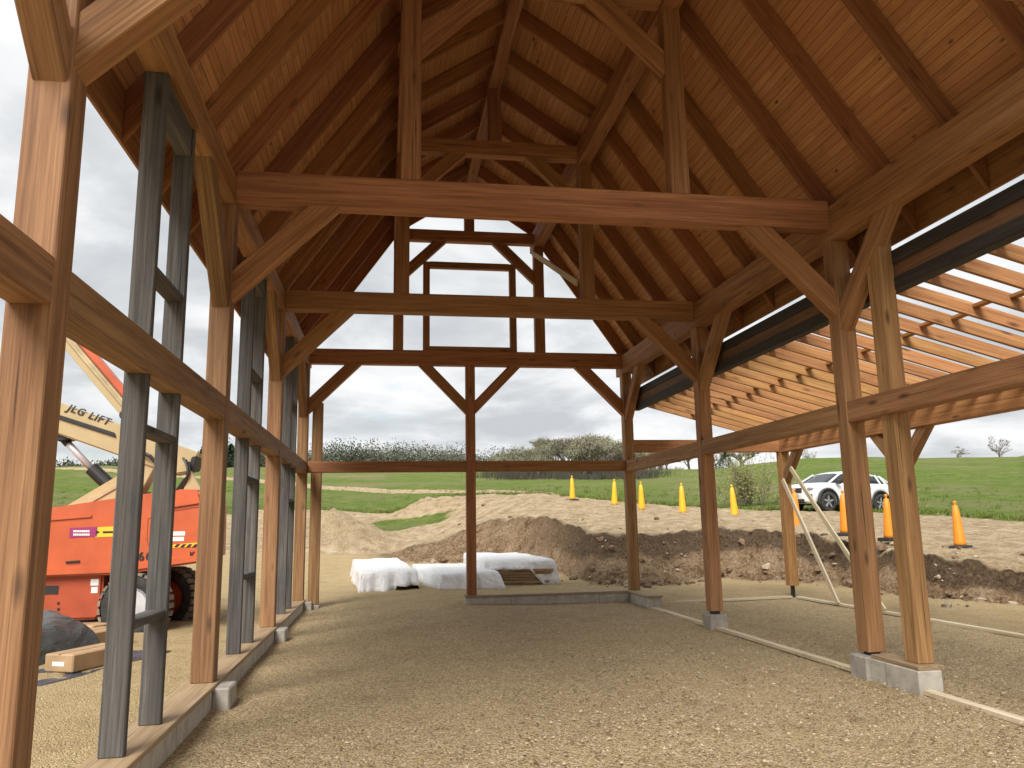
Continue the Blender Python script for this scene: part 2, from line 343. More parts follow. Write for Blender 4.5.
def build_ground():
    bm = bmesh.new(); lay = {k: bm.verts.layers.float.new(k) for k in ('inside', 'grass', 'cut', 'sand', 'upper_cut')}
    azs = []; a = -180.0
    while a < 180: azs.append(R(a)); a += .16 if -34 <= a <= 46 else 3.0
    segs = [46, 12, 14, 14, 22, 22, 24, 16, 6]
    cut_on = lambda az: min(1, max(0, (math.degrees(az)+2.5)/4)) if az < R(60) else max(0, 1-(math.degrees(az)-60)/10)
    roadpts = [(ray(u, 500), r) for u, r in ((-150, 170), (60, 128), (230, 93), (320, 78), (400, 69), (470, 55), (560, 40))]
    roadaz = [(math.atan2(q.x, q.y), r) for q, r in roadpts]
    def road_r(az):
        for (a0, r0), (a1, r1) in zip(roadaz, roadaz[1:]):
            if a0 <= az <= a1: return r0+(r1-r0)*(az-a0)/(a1-a0)
        return None
    rows = []
    for az in azs:
        kn = knots(az); col = []; co_ = cut_on(az); rr = road_r(az); sx, sy = math.sin(az), math.cos(az)
        for k, n in enumerate(segs):
            for j in range(n):
                t = j/n; 
                r = kn[k][0]+(kn[k+1][0]-kn[k][0])*t; z = kn[k][1]+(kn[k+1][1]-kn[k][1])*t
                if k == 0: r = max(r, .25)
                x, y = r*sx, r*sy
                s = k+t
                c_ = co_*max(0, min(1, (s-.93)*8, (3.12-s)*5)); 
                wob = nz(x, y, .25, 3)*.35
                s_ = max(0, min(1, (s-2.7+wob)*3, (5.0-s)*12))*(1 if az > R(-9) else max(0, (math.degrees(az)+20)/11))
                g_ = max(0, min(1, (s-4.9)*14)) if az > R(-9) else max(0, min(1, (s-4.6)*5))
                if rr and s > 4.7:
                    k_ = max(0, min(1, (4.6+1.6*nz(x, y, .12, 14)-abs(r-rr))/1.5)); g_ *= 1-k_; s_ = max(s_, k_)
                dA = math.hypot((x-pA.x)/3.4, (y-pA.y)/3.2); dB = math.hypot((x-pB.x)/2.9, (y-pB.y)/2.7); dG = math.hypot((x-pG.x)/2.6, (y-pG.y)/3.4)
                dG += .35*nz(x, y, .7, 31)
                if dG < 1: g_ = max(g_, min(1, (1-dG)*3)); s_ *= max(0, dG)
                dA += .22*nz(x, y, .8, 32); dB += .22*nz(x, y, .8, 33)
                if dA < 1: k_ = min(1, (1-dA)*4); g_ *= 1-k_; s_ = max(s_, .9*k_); c_ = max(c_, k_*(.30+.2*nz(x, y, 1.3, 34)))
                if dB < 1: k_ = min(1, (1-dB)*4); g_ *= 1-k_; s_ = max(s_, .9*k_); c_ = max(c_, .25*k_)
                ins = 1.0 if (-1.5 < x < 7.9 and y < 14.6) else 0.0
                z += bumps(x, y)-.03*ins
                z += c_*(.19*nz(x, y, 1.1, 7)+.10*nz(x, y, 2.9, 2)+.08*nz(x, y, 6, 5)+.05*nz(x, y, 14, 8))
                z += s_*(.08*nz(x, y, .7, 1)+.06*nz(x, y, 2.3, 4)+.04*nz(x, y, 6, 6))
                if r > 30: z += g_*(.06*nz(x, y, .4, 9)+min(.5, r/200)*.5*nz(x, y, .06, 12))
                if s < 1.0: 
                    z += .014*nz(x, y, 1.6, 3)+.006*nz(x, y, 6, 2)
                    if x < -1.7 or x > 8 or y > 14.8: z += .03*nz(x, y, .9, 5)
                if c_ > .05:
                    d = c_*(.22*nz(x, y, .8, 21)+.1*nz(x, y, 2.5, 22)); x += sx*d; y += sy*d
                v = bm.verts.new((x, y, z+CAMZ))
                v[lay['inside']] = ins; v[lay['grass']] = g_; v[lay['cut']] = c_; v[lay['upper_cut']] = c_*max(0, min(1, (s-1.75+.5*nz(x, y, .5, 41))*3))*max(0, min(1, (math.degrees(az)-9)/5)) if s < 3.3 else 0; v[lay['sand']] = s_  # cut turns darker brown toward the lip, right-hand section only
                col.append(v)
        v = bm.verts.new((900*sx, 900*sy, kn[-1][1]+CAMZ)); v[lay['grass']] = 1; col.append(v)
        rows.append(col)
    n = len(rows); ctr = bm.verts.new((0, 0, 0)); ctr[lay['inside']] = 1
    for i in range(n):
        A, B = rows[i], rows[(i+1) % n]
        bm.faces.new((ctr, B[0], A[0]))
        for j in range(len(A)-1): bm.faces.new((A[j], B[j], B[j+1], A[j+1]))
    o = link('ground', bm, M['ground'], smooth=True); tag(o, kind='structure'); return o
build_ground()
# ---------------------------------------------------------------- the barn
BARN0 = Vector((1.55, 7.08, 0))
barn = empty('timber_frame_barn', BARN0, 0, 'unfinished brown timber-frame barn with open sides, boarded roof and open-raftered side shed', 'barn')
XL, XR, W = -1.371, 4.475, .18; XC = 1.552
ZS = .208
BY = [-.238, 3.422, 7.082, 10.742, 14.402]
def beam(name, p0, p1, w, h, mat='timber', parent=None, bev=.006, roll=0, ext=0):
    """timber from p0 to p1: w across (horizontal), h deep; grain runs along local X"""
    p0, p1 = Vector(p0), Vector(p1); d = p1-p0; L = d.length; x = d.normalized()
    up = Vector((0, 0, 1)) if abs(x.z) < .95 else Vector((0, 1, 0))
    y = up.cross(x).normalized(); z = x.cross(y)
    bm = bmesh.new(); box(bm, (-ext, -w/2, -h/2), (L+ext, w/2, h/2), bev)
    o = link(name, bm, M[mat], parent or barn)
    mt = Matrix((x, y, z)).transposed().to_4x4(); mt.translation = p0
    base = (parent or barn).location
    o.matrix_local = Matrix.Translation(-base) @ mt
    return o
def ab(name, lo, hi, mat='timber', ax=0, bev=.006, parent=None):
    """axis aligned timber, grain along axis ax"""
    lo, hi = Vector(lo), Vector(hi); c = (lo+hi)/2; s = hi-lo
    p0, p1 = c.copy(), c.copy(); p0[ax] = lo[ax]; p1[ax] = hi[ax]
    if ax == 2: return beam(name, p0, p1, s.x, s.y, mat, parent, bev)   # up=(0,1,0): y = Y x Z = X
    if ax == 0: return beam(name, p0, p1, s.y, s.z, mat, parent, bev)
    return beam(name, p0, p1, s.x, s.z, mat, parent, bev)
rz = lambda z: z+CAMZ        # heights measured from the eye
PBL, PBR, PT = rz(2.90), rz(2.80), rz(3.157)
TB, TT = rz(2.921), rz(3.208)
GB, GT = rz(.925), rz(1.13)
QZ = rz(5.285); PUR_T = rz(5.62); XQ = 2.80; QW = .189
mir = lambda x: 2*XC-x
for i, y in enumerate(BY):
    ab('post', (XL-W, y, ZS), (XL, y+W, PBL), 'timber_post', 2)
    ab('post', (XR, y, ZS), (XR+W, y+W, PBR), 'post_lit', 2)
    tt = rz(3.225) if i < 3 else rz(3.195)
    ab('tie_beam', (XL, y+.001, TB), (XR, y+W-.001, tt))
    for x in (XQ, mir(XQ)-QW):
        ab('queen_post', (x, y+.004, tt), (x+QW, y+W-.004, QZ), 'timber', 2)
    ab('collar_beam', (mir(XQ), y+.012, rz(5.345)), (XQ, y+W-.012, rz(5.565)))
    ab('king_post', (XC-.0945, y+.006, rz(5.565)), (XC+.0945, y+W-.006, rz(6.41)), 'timber', 2)
    yc = y+W/2
    for sx, x in ((1, XL), (-1, XR)):      # knee braces, post to tie
        beam('knee_brace', (x-sx*.04, yc, rz(2.10)), (x+sx*.82, yc, rz(2.96)), .15, .20, 'timber', ext=.07)
    for sx, x in ((1, mir(XQ)), (-1, XQ)):  # queen post to collar
        beam('collar_brace', (x-sx*.04, yc, rz(4.64)), (x+sx*.74, yc, rz(5.40)), .13, .18, 'timber', ext=.06)
    if i > 0:                               # post to plate, towards the near side
        beam('plate_brace', (XL-W/2, y+.04, rz(2.02)), (XL-W/2, y-.86, rz(2.95)), .14, .19, 'timber_post', ext=.07)
        beam('plate_brace', (XR+W/2, y+.04, rz(1.94)), (XR+W/2, y-.84, rz(2.84)), .14, .19, 'post_lit', ext=.07)
Y0, Y1 = -.45, 14.93; YS0 = 3.05   # unseen near bay left unboarded to let daylight onto floor and posts
ab('plate_beam', (XL-W, Y0+.05, PBL), (XL, Y1-.12, PT), 'timber', 1)
ab('plate_beam', (XR, Y0+.05, PBR), (XR+W, Y1-.12, PT), 'timber', 1)
ab('purlin', (XQ-.002, Y0+.05, QZ), (XQ+QW+.002, Y1-.12, PUR_T), 'timber', 1)
ab('purlin', (mir(XQ)-QW-.002, Y0+.05, QZ), (mir(XQ)+.002, Y1-.12, PUR_T), 'timber', 1)
ab('ridge_beam', (XC-.092, Y0+.05, rz(6.41)), (XC+.092, Y1-.12, rz(6.70)), 'timber', 1)
for a, b in zip(BY, BY[1:]):
    ab('girt', (XL-W+.012, a+W, GB), (XL-.003, b, GT), 'timber_post', 1)
    ab('girt', (XR+.003, a+W, GB), (XR+W-.03, b, GT), 'post_lit', 1)
yC = BY[4]
# gable end beyond: centre post, girts, braces, window framing
ab('post', (1.462, yC+.002, ZS), (1.632, yC+W-.002, TB), 'timber', 2)
ab('girt', (XL+.002, yC+.02, rz(.946)), (1.462, yC+W-.02, rz(1.143)))
ab('girt', (1.632, yC+.02, rz(.946)), (XR-.002, yC+W-.02, rz(1.143)))
for s in (-1, 1): beam('knee_brace', (1.547+s*.05, yC+W/2, rz(2.10)), (1.547+s*.88, yC+W/2, rz(2.96)), .13, .18, ext=.07)
ab('jamb_post', (-1.30, yC+.03, .12), (-1.115, yC+W-.03, rz(2.2)), 'timber_post', 2)
for x in (.668, 2.318): ab('window_stud', (x, yC+.03, rz(3.195)), (x+.125, yC+W-.03, rz(4.93)), 'timber', 2)
ab('window_header', (.793, yC+.03, rz(4.815)), (2.318, yC+W-.03, rz(4.935)))
ab('window_sill', (.793, yC+.03, rz(3.195)), (2.318, yC+W-.03, rz(3.285)))
# roof: steep lower slope, flatter upper slope
SL, SU = 1.43, .66
nL = Vector((SL, 0, 1)).normalized(); nU = Vector((SU, 0, 1)).normalized()
PL = Vector((4.60, 0, PT)); PU = Vector((2.90, 0, PUR_T))
def lower_z(x, t): return PL.z+SL*(PL.x-x)+t*math.hypot(SL, 1)
def upper_z(x, t): return PU.z+SU*(PU.x-x)+t*math.hypot(SU, 1)
def brk(t):
    x = (PL.z+SL*PL.x+t*math.hypot(SL, 1)-PU.z-SU*PU.x-t*math.hypot(SU, 1))/(SL-SU)
    return x, lower_z(x, t)
XT = 4.94; RD = .215; RT = .045
def slope_poly(name, pts, y0, y1, ang, mat, mirror=False, bev=.004):
    o = Vector((pts[0][0], pts[0][1]))
    ca, sa = math.cos(ang), math.sin(ang)
    loc = [((p[0]-o.x)*ca+(p[1]-o.y)*sa, -(p[0]-o.x)*sa+(p[1]-o.y)*ca) for p in pts]
    bm = bmesh.new(); prism(bm, loc, 0, y1-y0, bev)
    ob = link(name, bm, M[mat], barn)
    mt = Matrix.Translation((o.x, y0, o.y)) @ Matrix.Rotation(-ang, 4, 'Y')
    if mirror: mt = Matrix.Translation((2*XC, y0+y1, 0)) @ Matrix.Rotation(math.pi, 4, 'Z') @ mt
    ob.matrix_local = Matrix.Translation(-BARN0) @ mt
    return ob
bx0, bz0 = brk(0); bx1, bz1 = brk(RD)
low = [(XT, lower_z(XT, 0)), (XT, lower_z(XT, RD)), (bx1, bz1), (bx0, bz0)]
upp = [(bx0, bz0), (bx1, bz1), (XC+.004, upper_z(XC+.004, RD)), (XC+.004, upper_z(XC+.004, 0))]
aL, aU = math.pi-math.atan(SL), math.pi-math.atan(SU)
protoL = slope_poly('rafter', low, 0, RT, aL, 'rafter'); protoU = slope_poly('rafter', upp, 0, RT, aU, 'rafter')
YR = [4.55+.93*k for k in range(-1, 12)]
baseL = protoL.matrix_basis.copy(); baseU = protoU.matrix_basis.copy()
for k, y in enumerate(YR):
    for mirror in (False, True):
        for pr, bs in ((protoL, baseL), (protoU, baseU)):
            if k == 0 and not mirror: o = pr
            else:
                o = pr.copy(); COL.objects.link(o); o.parent = barn
            w = Matrix.Translation(BARN0) @ bs            # world at y = 0
            if mirror: w = Matrix.Translation((2*XC, RT, 0)) @ Matrix.Rotation(math.pi, 4, 'Z') @ w
            o.matrix_local = Matrix.Translation(-BARN0) @ Matrix.Translation((0, y, 0)) @ w
sx0, sz0 = brk(RD+.003); sx1, sz1 = brk(RD+.028)
for mirror in (False, True):
    slope_poly('roof_boards', [(XT+.03, lower_z(XT+.03, RD+.003)), (XT+.03, lower_z(XT+.03, RD+.028)), (sx1, sz1), (sx0, sz0)], YS0, Y1, aL, 'sheath', mirror, 0)
    slope_poly('roof_boards', [(sx0, sz0), (sx1, sz1), (XC+.002, upper_z(XC, RD+.028)), (XC+.002, upper_z(XC, RD+.003))], YS0, Y1, aU, 'sheath', mirror, 0)
    xa, xb = (XT+.002, XT+.027) if not mirror else (mir(XT)-.027, mir(XT)-.002)
    zb = lower_z(XT, 0)-.012
    ab('fascia_board', (xa, YS0+.02, zb), (xb, Y1-.01, zb+.40), 'timber', 1, .003)
# grey studs beside the left posts, with blocking
for ya, yb, zs_ in ((4.95, 5.69, (at(172, 292, X=-1.46).z, at(163, 437, X=-1.46).z, at(150, 617, X=-1.46).z)),
               (8.57, 9.36, (at(251, 372, X=-1.46).z, at(250, 480, X=-1.46).z, at(248, 575, X=-1.46).z)),
               (12.27, 13.0, (at(290, 400, X=-1.46).z, at(287, 500, X=-1.46).z))):
    for y in (ya, yb):
        ab('window_stud', (-1.552, y, ZS), (-1.415, y+.06, PBL), 'grey', 2)
    for z in zs_: ab('blocking', (-1.54, ya+.06, z-.025), (-1.425, yb, z+.025), 'grey', 1)
    ab('blocking', (-1.53, ya+.06, PBL-.22), (-1.43, yb, PBL-.001), 'grey', 1)
ab('jamb_post', (4.525, 6.44, ZS), (4.68, 6.63, rz(2.66)), 'post_lit', 2)
# foundation
def blk(name, lo, hi, mat='block', bev=.008):
    bm = bmesh.new(); lo, hi = Vector(lo), Vector(hi); c = (lo+hi)/2; box(bm, lo-c, hi-c, bev)
    return link(name, bm, M[mat], barn, c-BARN0)
blk('foundation_curb', (-1.60, -1, -.3), (-1.352, 14.60, .170))
ab('sill_board', (-1.612, -1, .170), (-1.338, 14.58, ZS), 'sill', 1, .004)
for y in BY: blk('concrete_pier', (-1.352, y-.12, -.3), (-1.215, y+.20, .185), 'concrete', .012)
blk('concrete_pier', (-1.31, yC-.03, -.3), (-1.10, yC+.19, .12), 'concrete', .012)
blk('foundation_curb', (1.43, yC-.045, -.3), (4.42, yC+.20, .170)); ab('sill_board', (1.42, yC-.06, .170), (4.42, yC+.21, ZS), 'sill', 0, .004)
blk('foundation_curb', (4.43, 13.34, -.3), (4.68, yC+.20, .170)); ab('sill_board', (4.41, 13.30, .170), (4.70, yC+.21, ZS-.0005), 'sill', 1, .004)
blk('concrete_pier', (4.40, 7.02, -.3), (4.68, 7.30, ZS-.03), 'concrete', .012)
blk('foundation_curb', (4.44, 6.34, -.3), (4.665, 7.02, .170)); ab('sill_board', (4.452, 6.35, .170), (4.70, 7.02, ZS-.001), 'sill', 1, .004)
blk('concrete_pier', (4.42, 10.64, -.3), (4.67, 10.95, .165), 'concrete', .012)
blk('concrete_pier', (4.36, 3.3, -.3), (4.72, 3.65, .165), 'concrete', .012)
for y in (7.082, 10.742, 3.422): blk('post_base', (XR+.04, y+.03, .15), (XR+W-.04, y+W-.03, ZS+.02), 'steel', .002)
# lean-to along the right side
LX0 = XR+W+.012
ab('ledger_beam', (LX0+.02, -.6, rz(2.10)), (LX0+.10, 14.42, rz(2.455)), 'beam_brown', 1)
ab('ledger_board', (LX0, -.6, rz(2.335)), (LX0+.125, 14.43, rz(2.465)), 'black_wood', 1)
ab('ledger_board', (LX0, -.6, rz(2.085)), (LX0+.125, 14.43, rz(2.205)), 'black_wood', 1)
OX = 7.61; OW = .18; OBB, OBT = rz(1.285), rz(1.535)
ab('lean_to_beam', (OX, -.6, OBB), (OX+OW, 14.60, OBT), 'raw', 1)
for y in (3.42, 7.1, 10.76, 14.40):
    ab('lean_to_post', (OX, y, .20 if y > 14 else .1), (OX+OW, y+OW, OBB), 'raw', 2)
    blk('post_base', (OX+.06, y+.06, -.2), (OX+OW-.06, y+OW-.06, .21), 'steel', .002)
    beam('lean_to_brace', (OX+OW/2, y+.05, rz(.74)), (OX+OW/2, y-.55, rz(1.34)), .13, .17, 'timber_post', ext=.06)
    if y < 14: beam('lean_to_brace', (OX+OW/2, y+.13, rz(.74)), (OX+OW/2, y+.73, rz(1.34)), .13, .17, 'timber_post', ext=.06)
ab('lean_to_tie', (XR+W, yC+.02, OBB+.01), (OX, yC+W-.02, OBT-.005), 'raw', 0)
sl = .263; l0 = Vector((OX+.35, 0, OBT+sl*(OX+.09-OX-.35))); l1 = Vector((LX0+.127, 0, OBT+sl*(OX+.09-LX0-.127)))
dpp = .070*math.hypot(1, sl)
protoR = beam('lean_to_rafter', (l1.x, 0, l1.z+dpp), (l0.x, 0, l0.z+dpp), .04, .14, 'raw', None, .003)
baseR = protoR.matrix_basis.copy(); YLR = [14.82-.412*k for k in range(37)]
protoB = beam('lean_to_blocking', (0, 0, 0), (0, .37, 0), .085, .036, 'raw', None, .003); baseB = protoB.matrix_basis.copy()
nb = 0
for k, y in enumerate(YLR):
    o = protoR if k == 0 else protoR.copy()
    if k: COL.objects.link(o)
    o.parent = barn; o.matrix_local = Matrix.Translation((0, y, 0)) @ baseR
    if k == 0: continue
    for xr in (5.15, 5.98):
        xx = xr+(.035 if k % 2 else -.035)
        o = protoB if nb == 0 else protoB.copy()
        if nb: COL.objects.link(o)
        nb += 1; o.parent = barn
        mtx = Matrix.Translation(-BARN0) @ Matrix.Translation((xx, y+.021, OBT+sl*(OX+.09-xx)+dpp+.045)) @ Matrix.Translation(BARN0) @ baseB
        o.matrix_local = mtx
for ch in barn.children:
    if ch.name.startswith('window_stud') and ch.data.materials[0] == M['grey']: ch['label'] = 'dark grey weathered stud'
# ---------------------------------------------------------------- loose boards, form boards, temporary braces
def board(name, p0, p1, w, h, mat, label, cat, group=None):
    p0 = Vector(p0); root = p0.copy()
    e = bpy.data.objects.new('tmp', None); e.location = (0, 0, 0)
    o = beam(name, p0, p1, w, h, mat, e, .003); o.parent = None; bpy.data.objects.remove(e)
    return tag(o, label, cat, group)
FB = 'form boards laid on the gravel'
gx = XR+.04
def fboard(p0, p1, label): return board('form_board', (p0[0], p0[1], .0), (p1[0], p1[1], .0), .085, .04, 'form_pale', label, 'board', FB)
fboard((gx, 13.33), (gx, 10.97), 'short pale form board on the gravel between low curb and single-post pier')
fboard((gx, 10.60), (gx, 7.32), 'long pale form board on the gravel from single-post pier to double-post pad')
fboard((gx, 6.34), (gx, 2.2), 'pale form board on the gravel running toward lower right corner from double-post pad')
fboard((7.69, 14.30), (7.68, 3.2), 'outermost pale form board on the gravel under the side shed beam')
fboard((5.2, 14.10), (7.6, 14.38), 'pale form board on the gravel ending at the corner post of the side shed')
TBG = 'temporary diagonal braces'
board('temporary_brace', (7.55, 14.28, rz(.75)), (7.60, 12.79, .02), .035, .085, 'form_pale', 'pale thin diagonal brace from shed corner post down to the gravel, the left one', 'brace', TBG)
board('temporary_brace', (7.58, 14.0, rz(.95)), (7.66, 11.6, .03), .035, .085, 'form_pale', 'pale thin diagonal brace from shed corner bracket down toward double posts, the right one', 'brace', TBG)
a = at(532.5, 253, Y=14.39); b = at(583, 283, Y=10.95); a.x = b.x = 2.77; board('temporary_brace', a, b, .03, .10, 'form_pale', 'pale board nailed slanting between two upright roof posts', 'brace', TBG)
# ---------------------------------------------------------------- covered lumber stacks
def tarp(bm, corners, h0, h1, seed, flare=.12, lift=.03, openfn=None):
    """wrap draped over a stack: corners front-left, front-right, back-right, back-left"""
    rnd = random.Random(seed); per = []; N = 40
    for i in range(4):
        a, b = Vector(corners[i]), Vector(corners[(i+1) % 4])
        for k in range(N): per.append((a.lerp(b, k/N), i, k/N))
    ctr = sum((Vector(c) for c in corners), Vector((0, 0)))/4
    fl, br = Vector(corners[0]), Vector(corners[2])
    ymin, ymax = min(c[1] for c in corners), max(c[1] for c in corners)
    def top(p): 
        t = (p.y-ymin)/(ymax-ymin); return h0+(h1-h0)*t+.03*nz(p.x, p.y, 1.1, seed)+.015*nz(p.x, p.y, 3, seed+1)
    rings = []
    spec = [(-.9, 1), (-.6, 1), (-.3, 1), (-.12, 1.0), (-.03, .99), (.02, .93), (.035, .75), (.06, .5), (.085, .28), (flare, 0)]
    for o_, hf in spec:
        ring = []
        for j, (p, i, t) in enumerate(per):
            d = (p-ctr)
            q = ctr+d*(1+o_) if o_ < 0 else p+d.normalized()*o_
            fold = abs(nz(j*.085, seed, 1, seed))*1.5+.16*nz(j*.5, seed, 1, seed+3)-.12
            tz = top(p if o_ > -.3 else q)
            if hf < .9:
                q = q+d.normalized()*(fold*.26*(1-hf)**.8)
                lo = lift+max(0, .10*nz(j*.13, seed, 1, seed+9)); 
                if openfn: lo = max(lo, openfn(i, t)*tz)
                z = lo+(tz-lo)*hf
            else: z = tz*hf
            ring.append(bm.verts.new((q.x, q.y, z)))
        rings.append(ring)
    n = len(per)
    for r in range(len(rings)-1):
        for j in range(n): bm.faces.new((rings[r][j], rings[r][(j+1) % n], rings[r+1][(j+1) % n], rings[r+1][j]))
    bm.faces.new(rings[0])
def stack(corners, h0, h1, seed, label, openfn=None, ext=-.03, zg=0):
    c = sum((Vector(q) for q in corners), Vector((0, 0)))/4
    root = empty('covered_lumber_stack', (c.x, c.y, zg), 0, label, 'lumber stack', 'wrapped lumber stacks')
    cs = [(q[0]-c.x, q[1]-c.y) for q in corners]
    bm = bmesh.new(); tarp(bm, cs, h0, h1, seed, openfn=openfn); o = link('wrap', bm, M['tarp'], root, smooth=True)
    md = o.modifiers.new('thick', 'SOLIDIFY'); md.thickness = .006
    bm = bmesh.new(); nl = 6
    for l in range(nl):
        k = .94
        zz0, zz1 = .06+l*(h0-.10)/nl, .06+(l+.88)*(h0-.10)/nl
        dy_ = random.uniform(-.02, .05); zz0, zz1 = (zz0, zz1) if ext < 0 else (zz0*.72, zz1*.72); pts = [(q[0]*k+(.0 if l % 2 else .015), q[1]*k-(ext+dy_ if q[1] < 0 else 0)) for q in cs]
        prism(bm, pts, zz0, zz1, 0, 'Z')
    link('lumber', bm, M['lumber'], root)
    bm = bmesh.new()
    for t in (.12, .5, .88):
        a = Vector(cs[0]).lerp(Vector(cs[3]), t); b = Vector(cs[1]).lerp(Vector(cs[2]), t)
        d = (b-a).normalized(); nrm = Vector((-d.y, d.x))*.045
        prism(bm, [tuple(a+nrm), tuple(b+nrm), tuple(b-nrm), tuple(a-nrm)], -.03, .06, 0, 'Z')
    link('skid', bm, M['lumber'], root)
M['lumber'] = wood('stacked_lumber', (.36, .24, .13), (.2, .12, .06), (.48, .34, .2))
stack([(-.50, 17.35), (.70, 17.75), (.36, 23.2), (-.86, 22.9)], .49, .56, 3, 'white-wrapped lumber stack nearest the left barn wall, leftmost of three', lambda i, t: .36 if (i == 0 and t > .62) else 0)
stack([(1.22, 17.2), (2.45, 17.5), (2.05, 21.3), (.72, 21.0)], .43, .46, 11, 'low white-wrapped lumber stack behind the centre post, middle of three', lambda i, t: .12 if i == 3 else 0)
stack([(2.30, 18.5), (3.86, 18.2), (3.62, 21.9), (2.15, 22.1)], .64, .68, 19, 'white-wrapped lumber stack with bare boards showing at its front, rightmost of three', lambda i, t: (.66 if .06 < t < .62 else .25 if t <= .06 else max(0, .66-(t-.62)*3)) if i == 0 else 0, ext=.16)
# ---------------------------------------------------------------- boom lift
def text_mesh(s, size, ex=.004, shear=.25):
    cu = bpy.data.curves.new('t', 'FONT'); cu.body = s; cu.size = size; cu.extrude = ex; cu.shear = shear; cu.offset = size*(.022 if shear else .018); cu.space_character = 1.2
    o = bpy.data.objects.new('t', cu); COL.objects.link(o)
    bpy.context.view_layer.update()
    me = bpy.data.meshes.new_from_object(o.evaluated_get(bpy.context.evaluated_depsgraph_get()))
    bpy.data.objects.remove(o); bpy.data.curves.remove(cu); return me
def text(name, s, size, mat, parent, loc, tilt=0, rz_=0):
    me = text_mesh(s, size, shear=.25 if len(s) > 4 else 0); me.materials.append(M[mat])
    o = bpy.data.objects.new(name, me); COL.objects.link(o); o.parent = parent
    o.matrix_local = Matrix.Translation(loc) @ Matrix.Rotation(tilt, 4, 'Y') @ Matrix.Rotation(math.pi/2, 4, 'X')
    return o
LO = Vector((-4.3, 12.4, 0))
lift = empty('boom_lift', LO, 0, 'orange boom lift with cream telescopic boom outside the left barn wall', 'boom lift')
def lp(x, y, z): return Vector((x, y, z))-LO
NY = 11.6
def P(u, v, Y=NY): p = at(u, v, Y=Y); return (p.x-LO.x, p.z)
# chassis
bm = bmesh.new(); prism(bm, [(-3.2, .28), (.50, .28), (.56, .34), (.56, .9), (.5, .97), (-3.2, .97)], 11.68-LO.y, 13.2-LO.y, .03)
ch = link('chassis', bm, M['orange_dark'], lift)
bm = bmesh.new()
for (u0, v0, u1, v1) in ((44, 586, 58, 594), (57.5, 602, 59.5, 604.5), (57.5, 608, 59.5, 610.5)):
    a, b = P(u0, v0, 11.68), P(u1, v1, 11.68); box(bm, (a[0], 11.672-LO.y, b[1]), (b[0], 11.70-LO.y, a[1]))
link('slot', bm, M['black'], ch)
bm = bmesh.new()
for (u0, v0, u1, v1) in ((91, 579, 98.5, 585.5), (91.5, 587, 97.5, 593)):
    a, b = P(u0, v0, 11.68), P(u1, v1, 11.68); box(bm, (a[0], 11.674-LO.y, b[1]), (b[0], 11.69-LO.y, a[1]))
link('label_plate', bm, M['white'], ch)
# axle and turntable ring
bm = bmesh.new(); tube(bm, [lp(-3.3, 11.8, .45), lp(-3.17, 13.0, .45)], .11, 10); box(bm, lp(-4.1, 12.2, .36), lp(-3.42, 12.8, .96), .03)
link('axle', bm, M['orange_dark'], lift)
bm = bmesh.new(); lathe(bm, [(.62, .9), (.62, 1.02), (.5, 1.06)], 32, 'Z', (-.5, 0, 0)); link('slew_ring', bm, M['black'], lift)
# hoods: near one and far one
def hood(y0, y1, name):
    a, b, c, d, e = P(-60, 512), P(50, 508), P(150, 496.5), P(176, 489), P(200, 489.5)
    f, g, h = P(203, 500), P(201, 562.5), P(-60, 581)
    bm = bmesh.new(); pts = [a, b, c, d, e, f, g, P(150, 570.5), P(110, 575), h]
    prism(bm, pts, y0-LO.y, y1-LO.y, .045)
    return link(name, bm, M['orange'], lift, smooth=False)
hd = hood(NY, 12.15, 'hood'); hood(12.75, 13.35, 'hood')
bm = bmesh.new()                       # raised ridge, lower lip, latch recess and panel seams
def strip(bm, a, b, th, dep=.02, y=NY):
    (x0, z0), (x1, z1) = P(*a), P(*b); d = Vector((x1-x0, z1-z0)).normalized(); nn = Vector((-d.y, d.x))*th/2
    prism(bm, [(x0+nn.x, z0+nn.y), (x1+nn.x, z1+nn.y), (x1-nn.x, z1-nn.y), (x0-nn.x, z0-nn.y)], y-dep-LO.y, y+.01-LO.y, .004)
strip(bm, (-30, 526), (92, 516), .035); link('hood_rib', bm, M['orange'], hd); bm = bmesh.new(); strip(bm, (20, 573), (112, 569.5), .085, .03); link('hood_lip', bm, M['orange'], hd); bm = bmesh.new(); strip(bm, (112, 569.5), (200, 558), .085, .03); link('hood_lip', bm, M['orange'], hd); bm = bmesh.new(); strip(bm, (165, 507), (200, 501.5), .05, .03)
link('hood_rib', bm, M['orange'], hd)
bm = bmesh.new(); strip(bm, (66, 562.3), (80, 561.3), .028, .022); link('latch', bm, M['black'], hd)
bm = bmesh.new()
for a, b in (((148, 519), (147, 541)), ((148, 519), (160, 513)), ((147, 541), (150, 549)), ((160, 513), (199, 507))): strip(bm, a, b, .012, .006)
link('panel_seam', bm, M['orange_dark'], hd)
def plate(u0, v0, u1, v1, mat, name, y=NY, dy=.004, sk=0):
    bm = bmesh.new(); a, b = P(u0, v0, y), P(u1, v1, y)
    prism(bm, [(a[0], a[1]), (b[0], a[1]+sk), (b[0], b[1]+sk), (a[0], b[1])], y-dy-LO.y, y+.006-LO.y)
    return link(name, bm, M[mat], hd)
st = plate(70, 528, 97, 537.5, 'purple', 'sticker', dy=.005, sk=.012); plate(96, 527.3, 116, 537, 'yellow', 'sticker', dy=.004, sk=.008)
bm = bmesh.new(); rr_ = random.Random(4)
for v in (531.2, 534.6):               # two lines of lettering too small to read
    u = 73.5
    while u < 90:
        w = rr_.uniform(1.0, 1.9); a, b = P(u, v-1.0), P(u+w, v+1.0); box(bm, (a[0], NY-.008-LO.y, b[1]), (b[0], NY-.003-LO.y, a[1])); u += w+.45
link('sticker_lettering', bm, M['white'], hd)
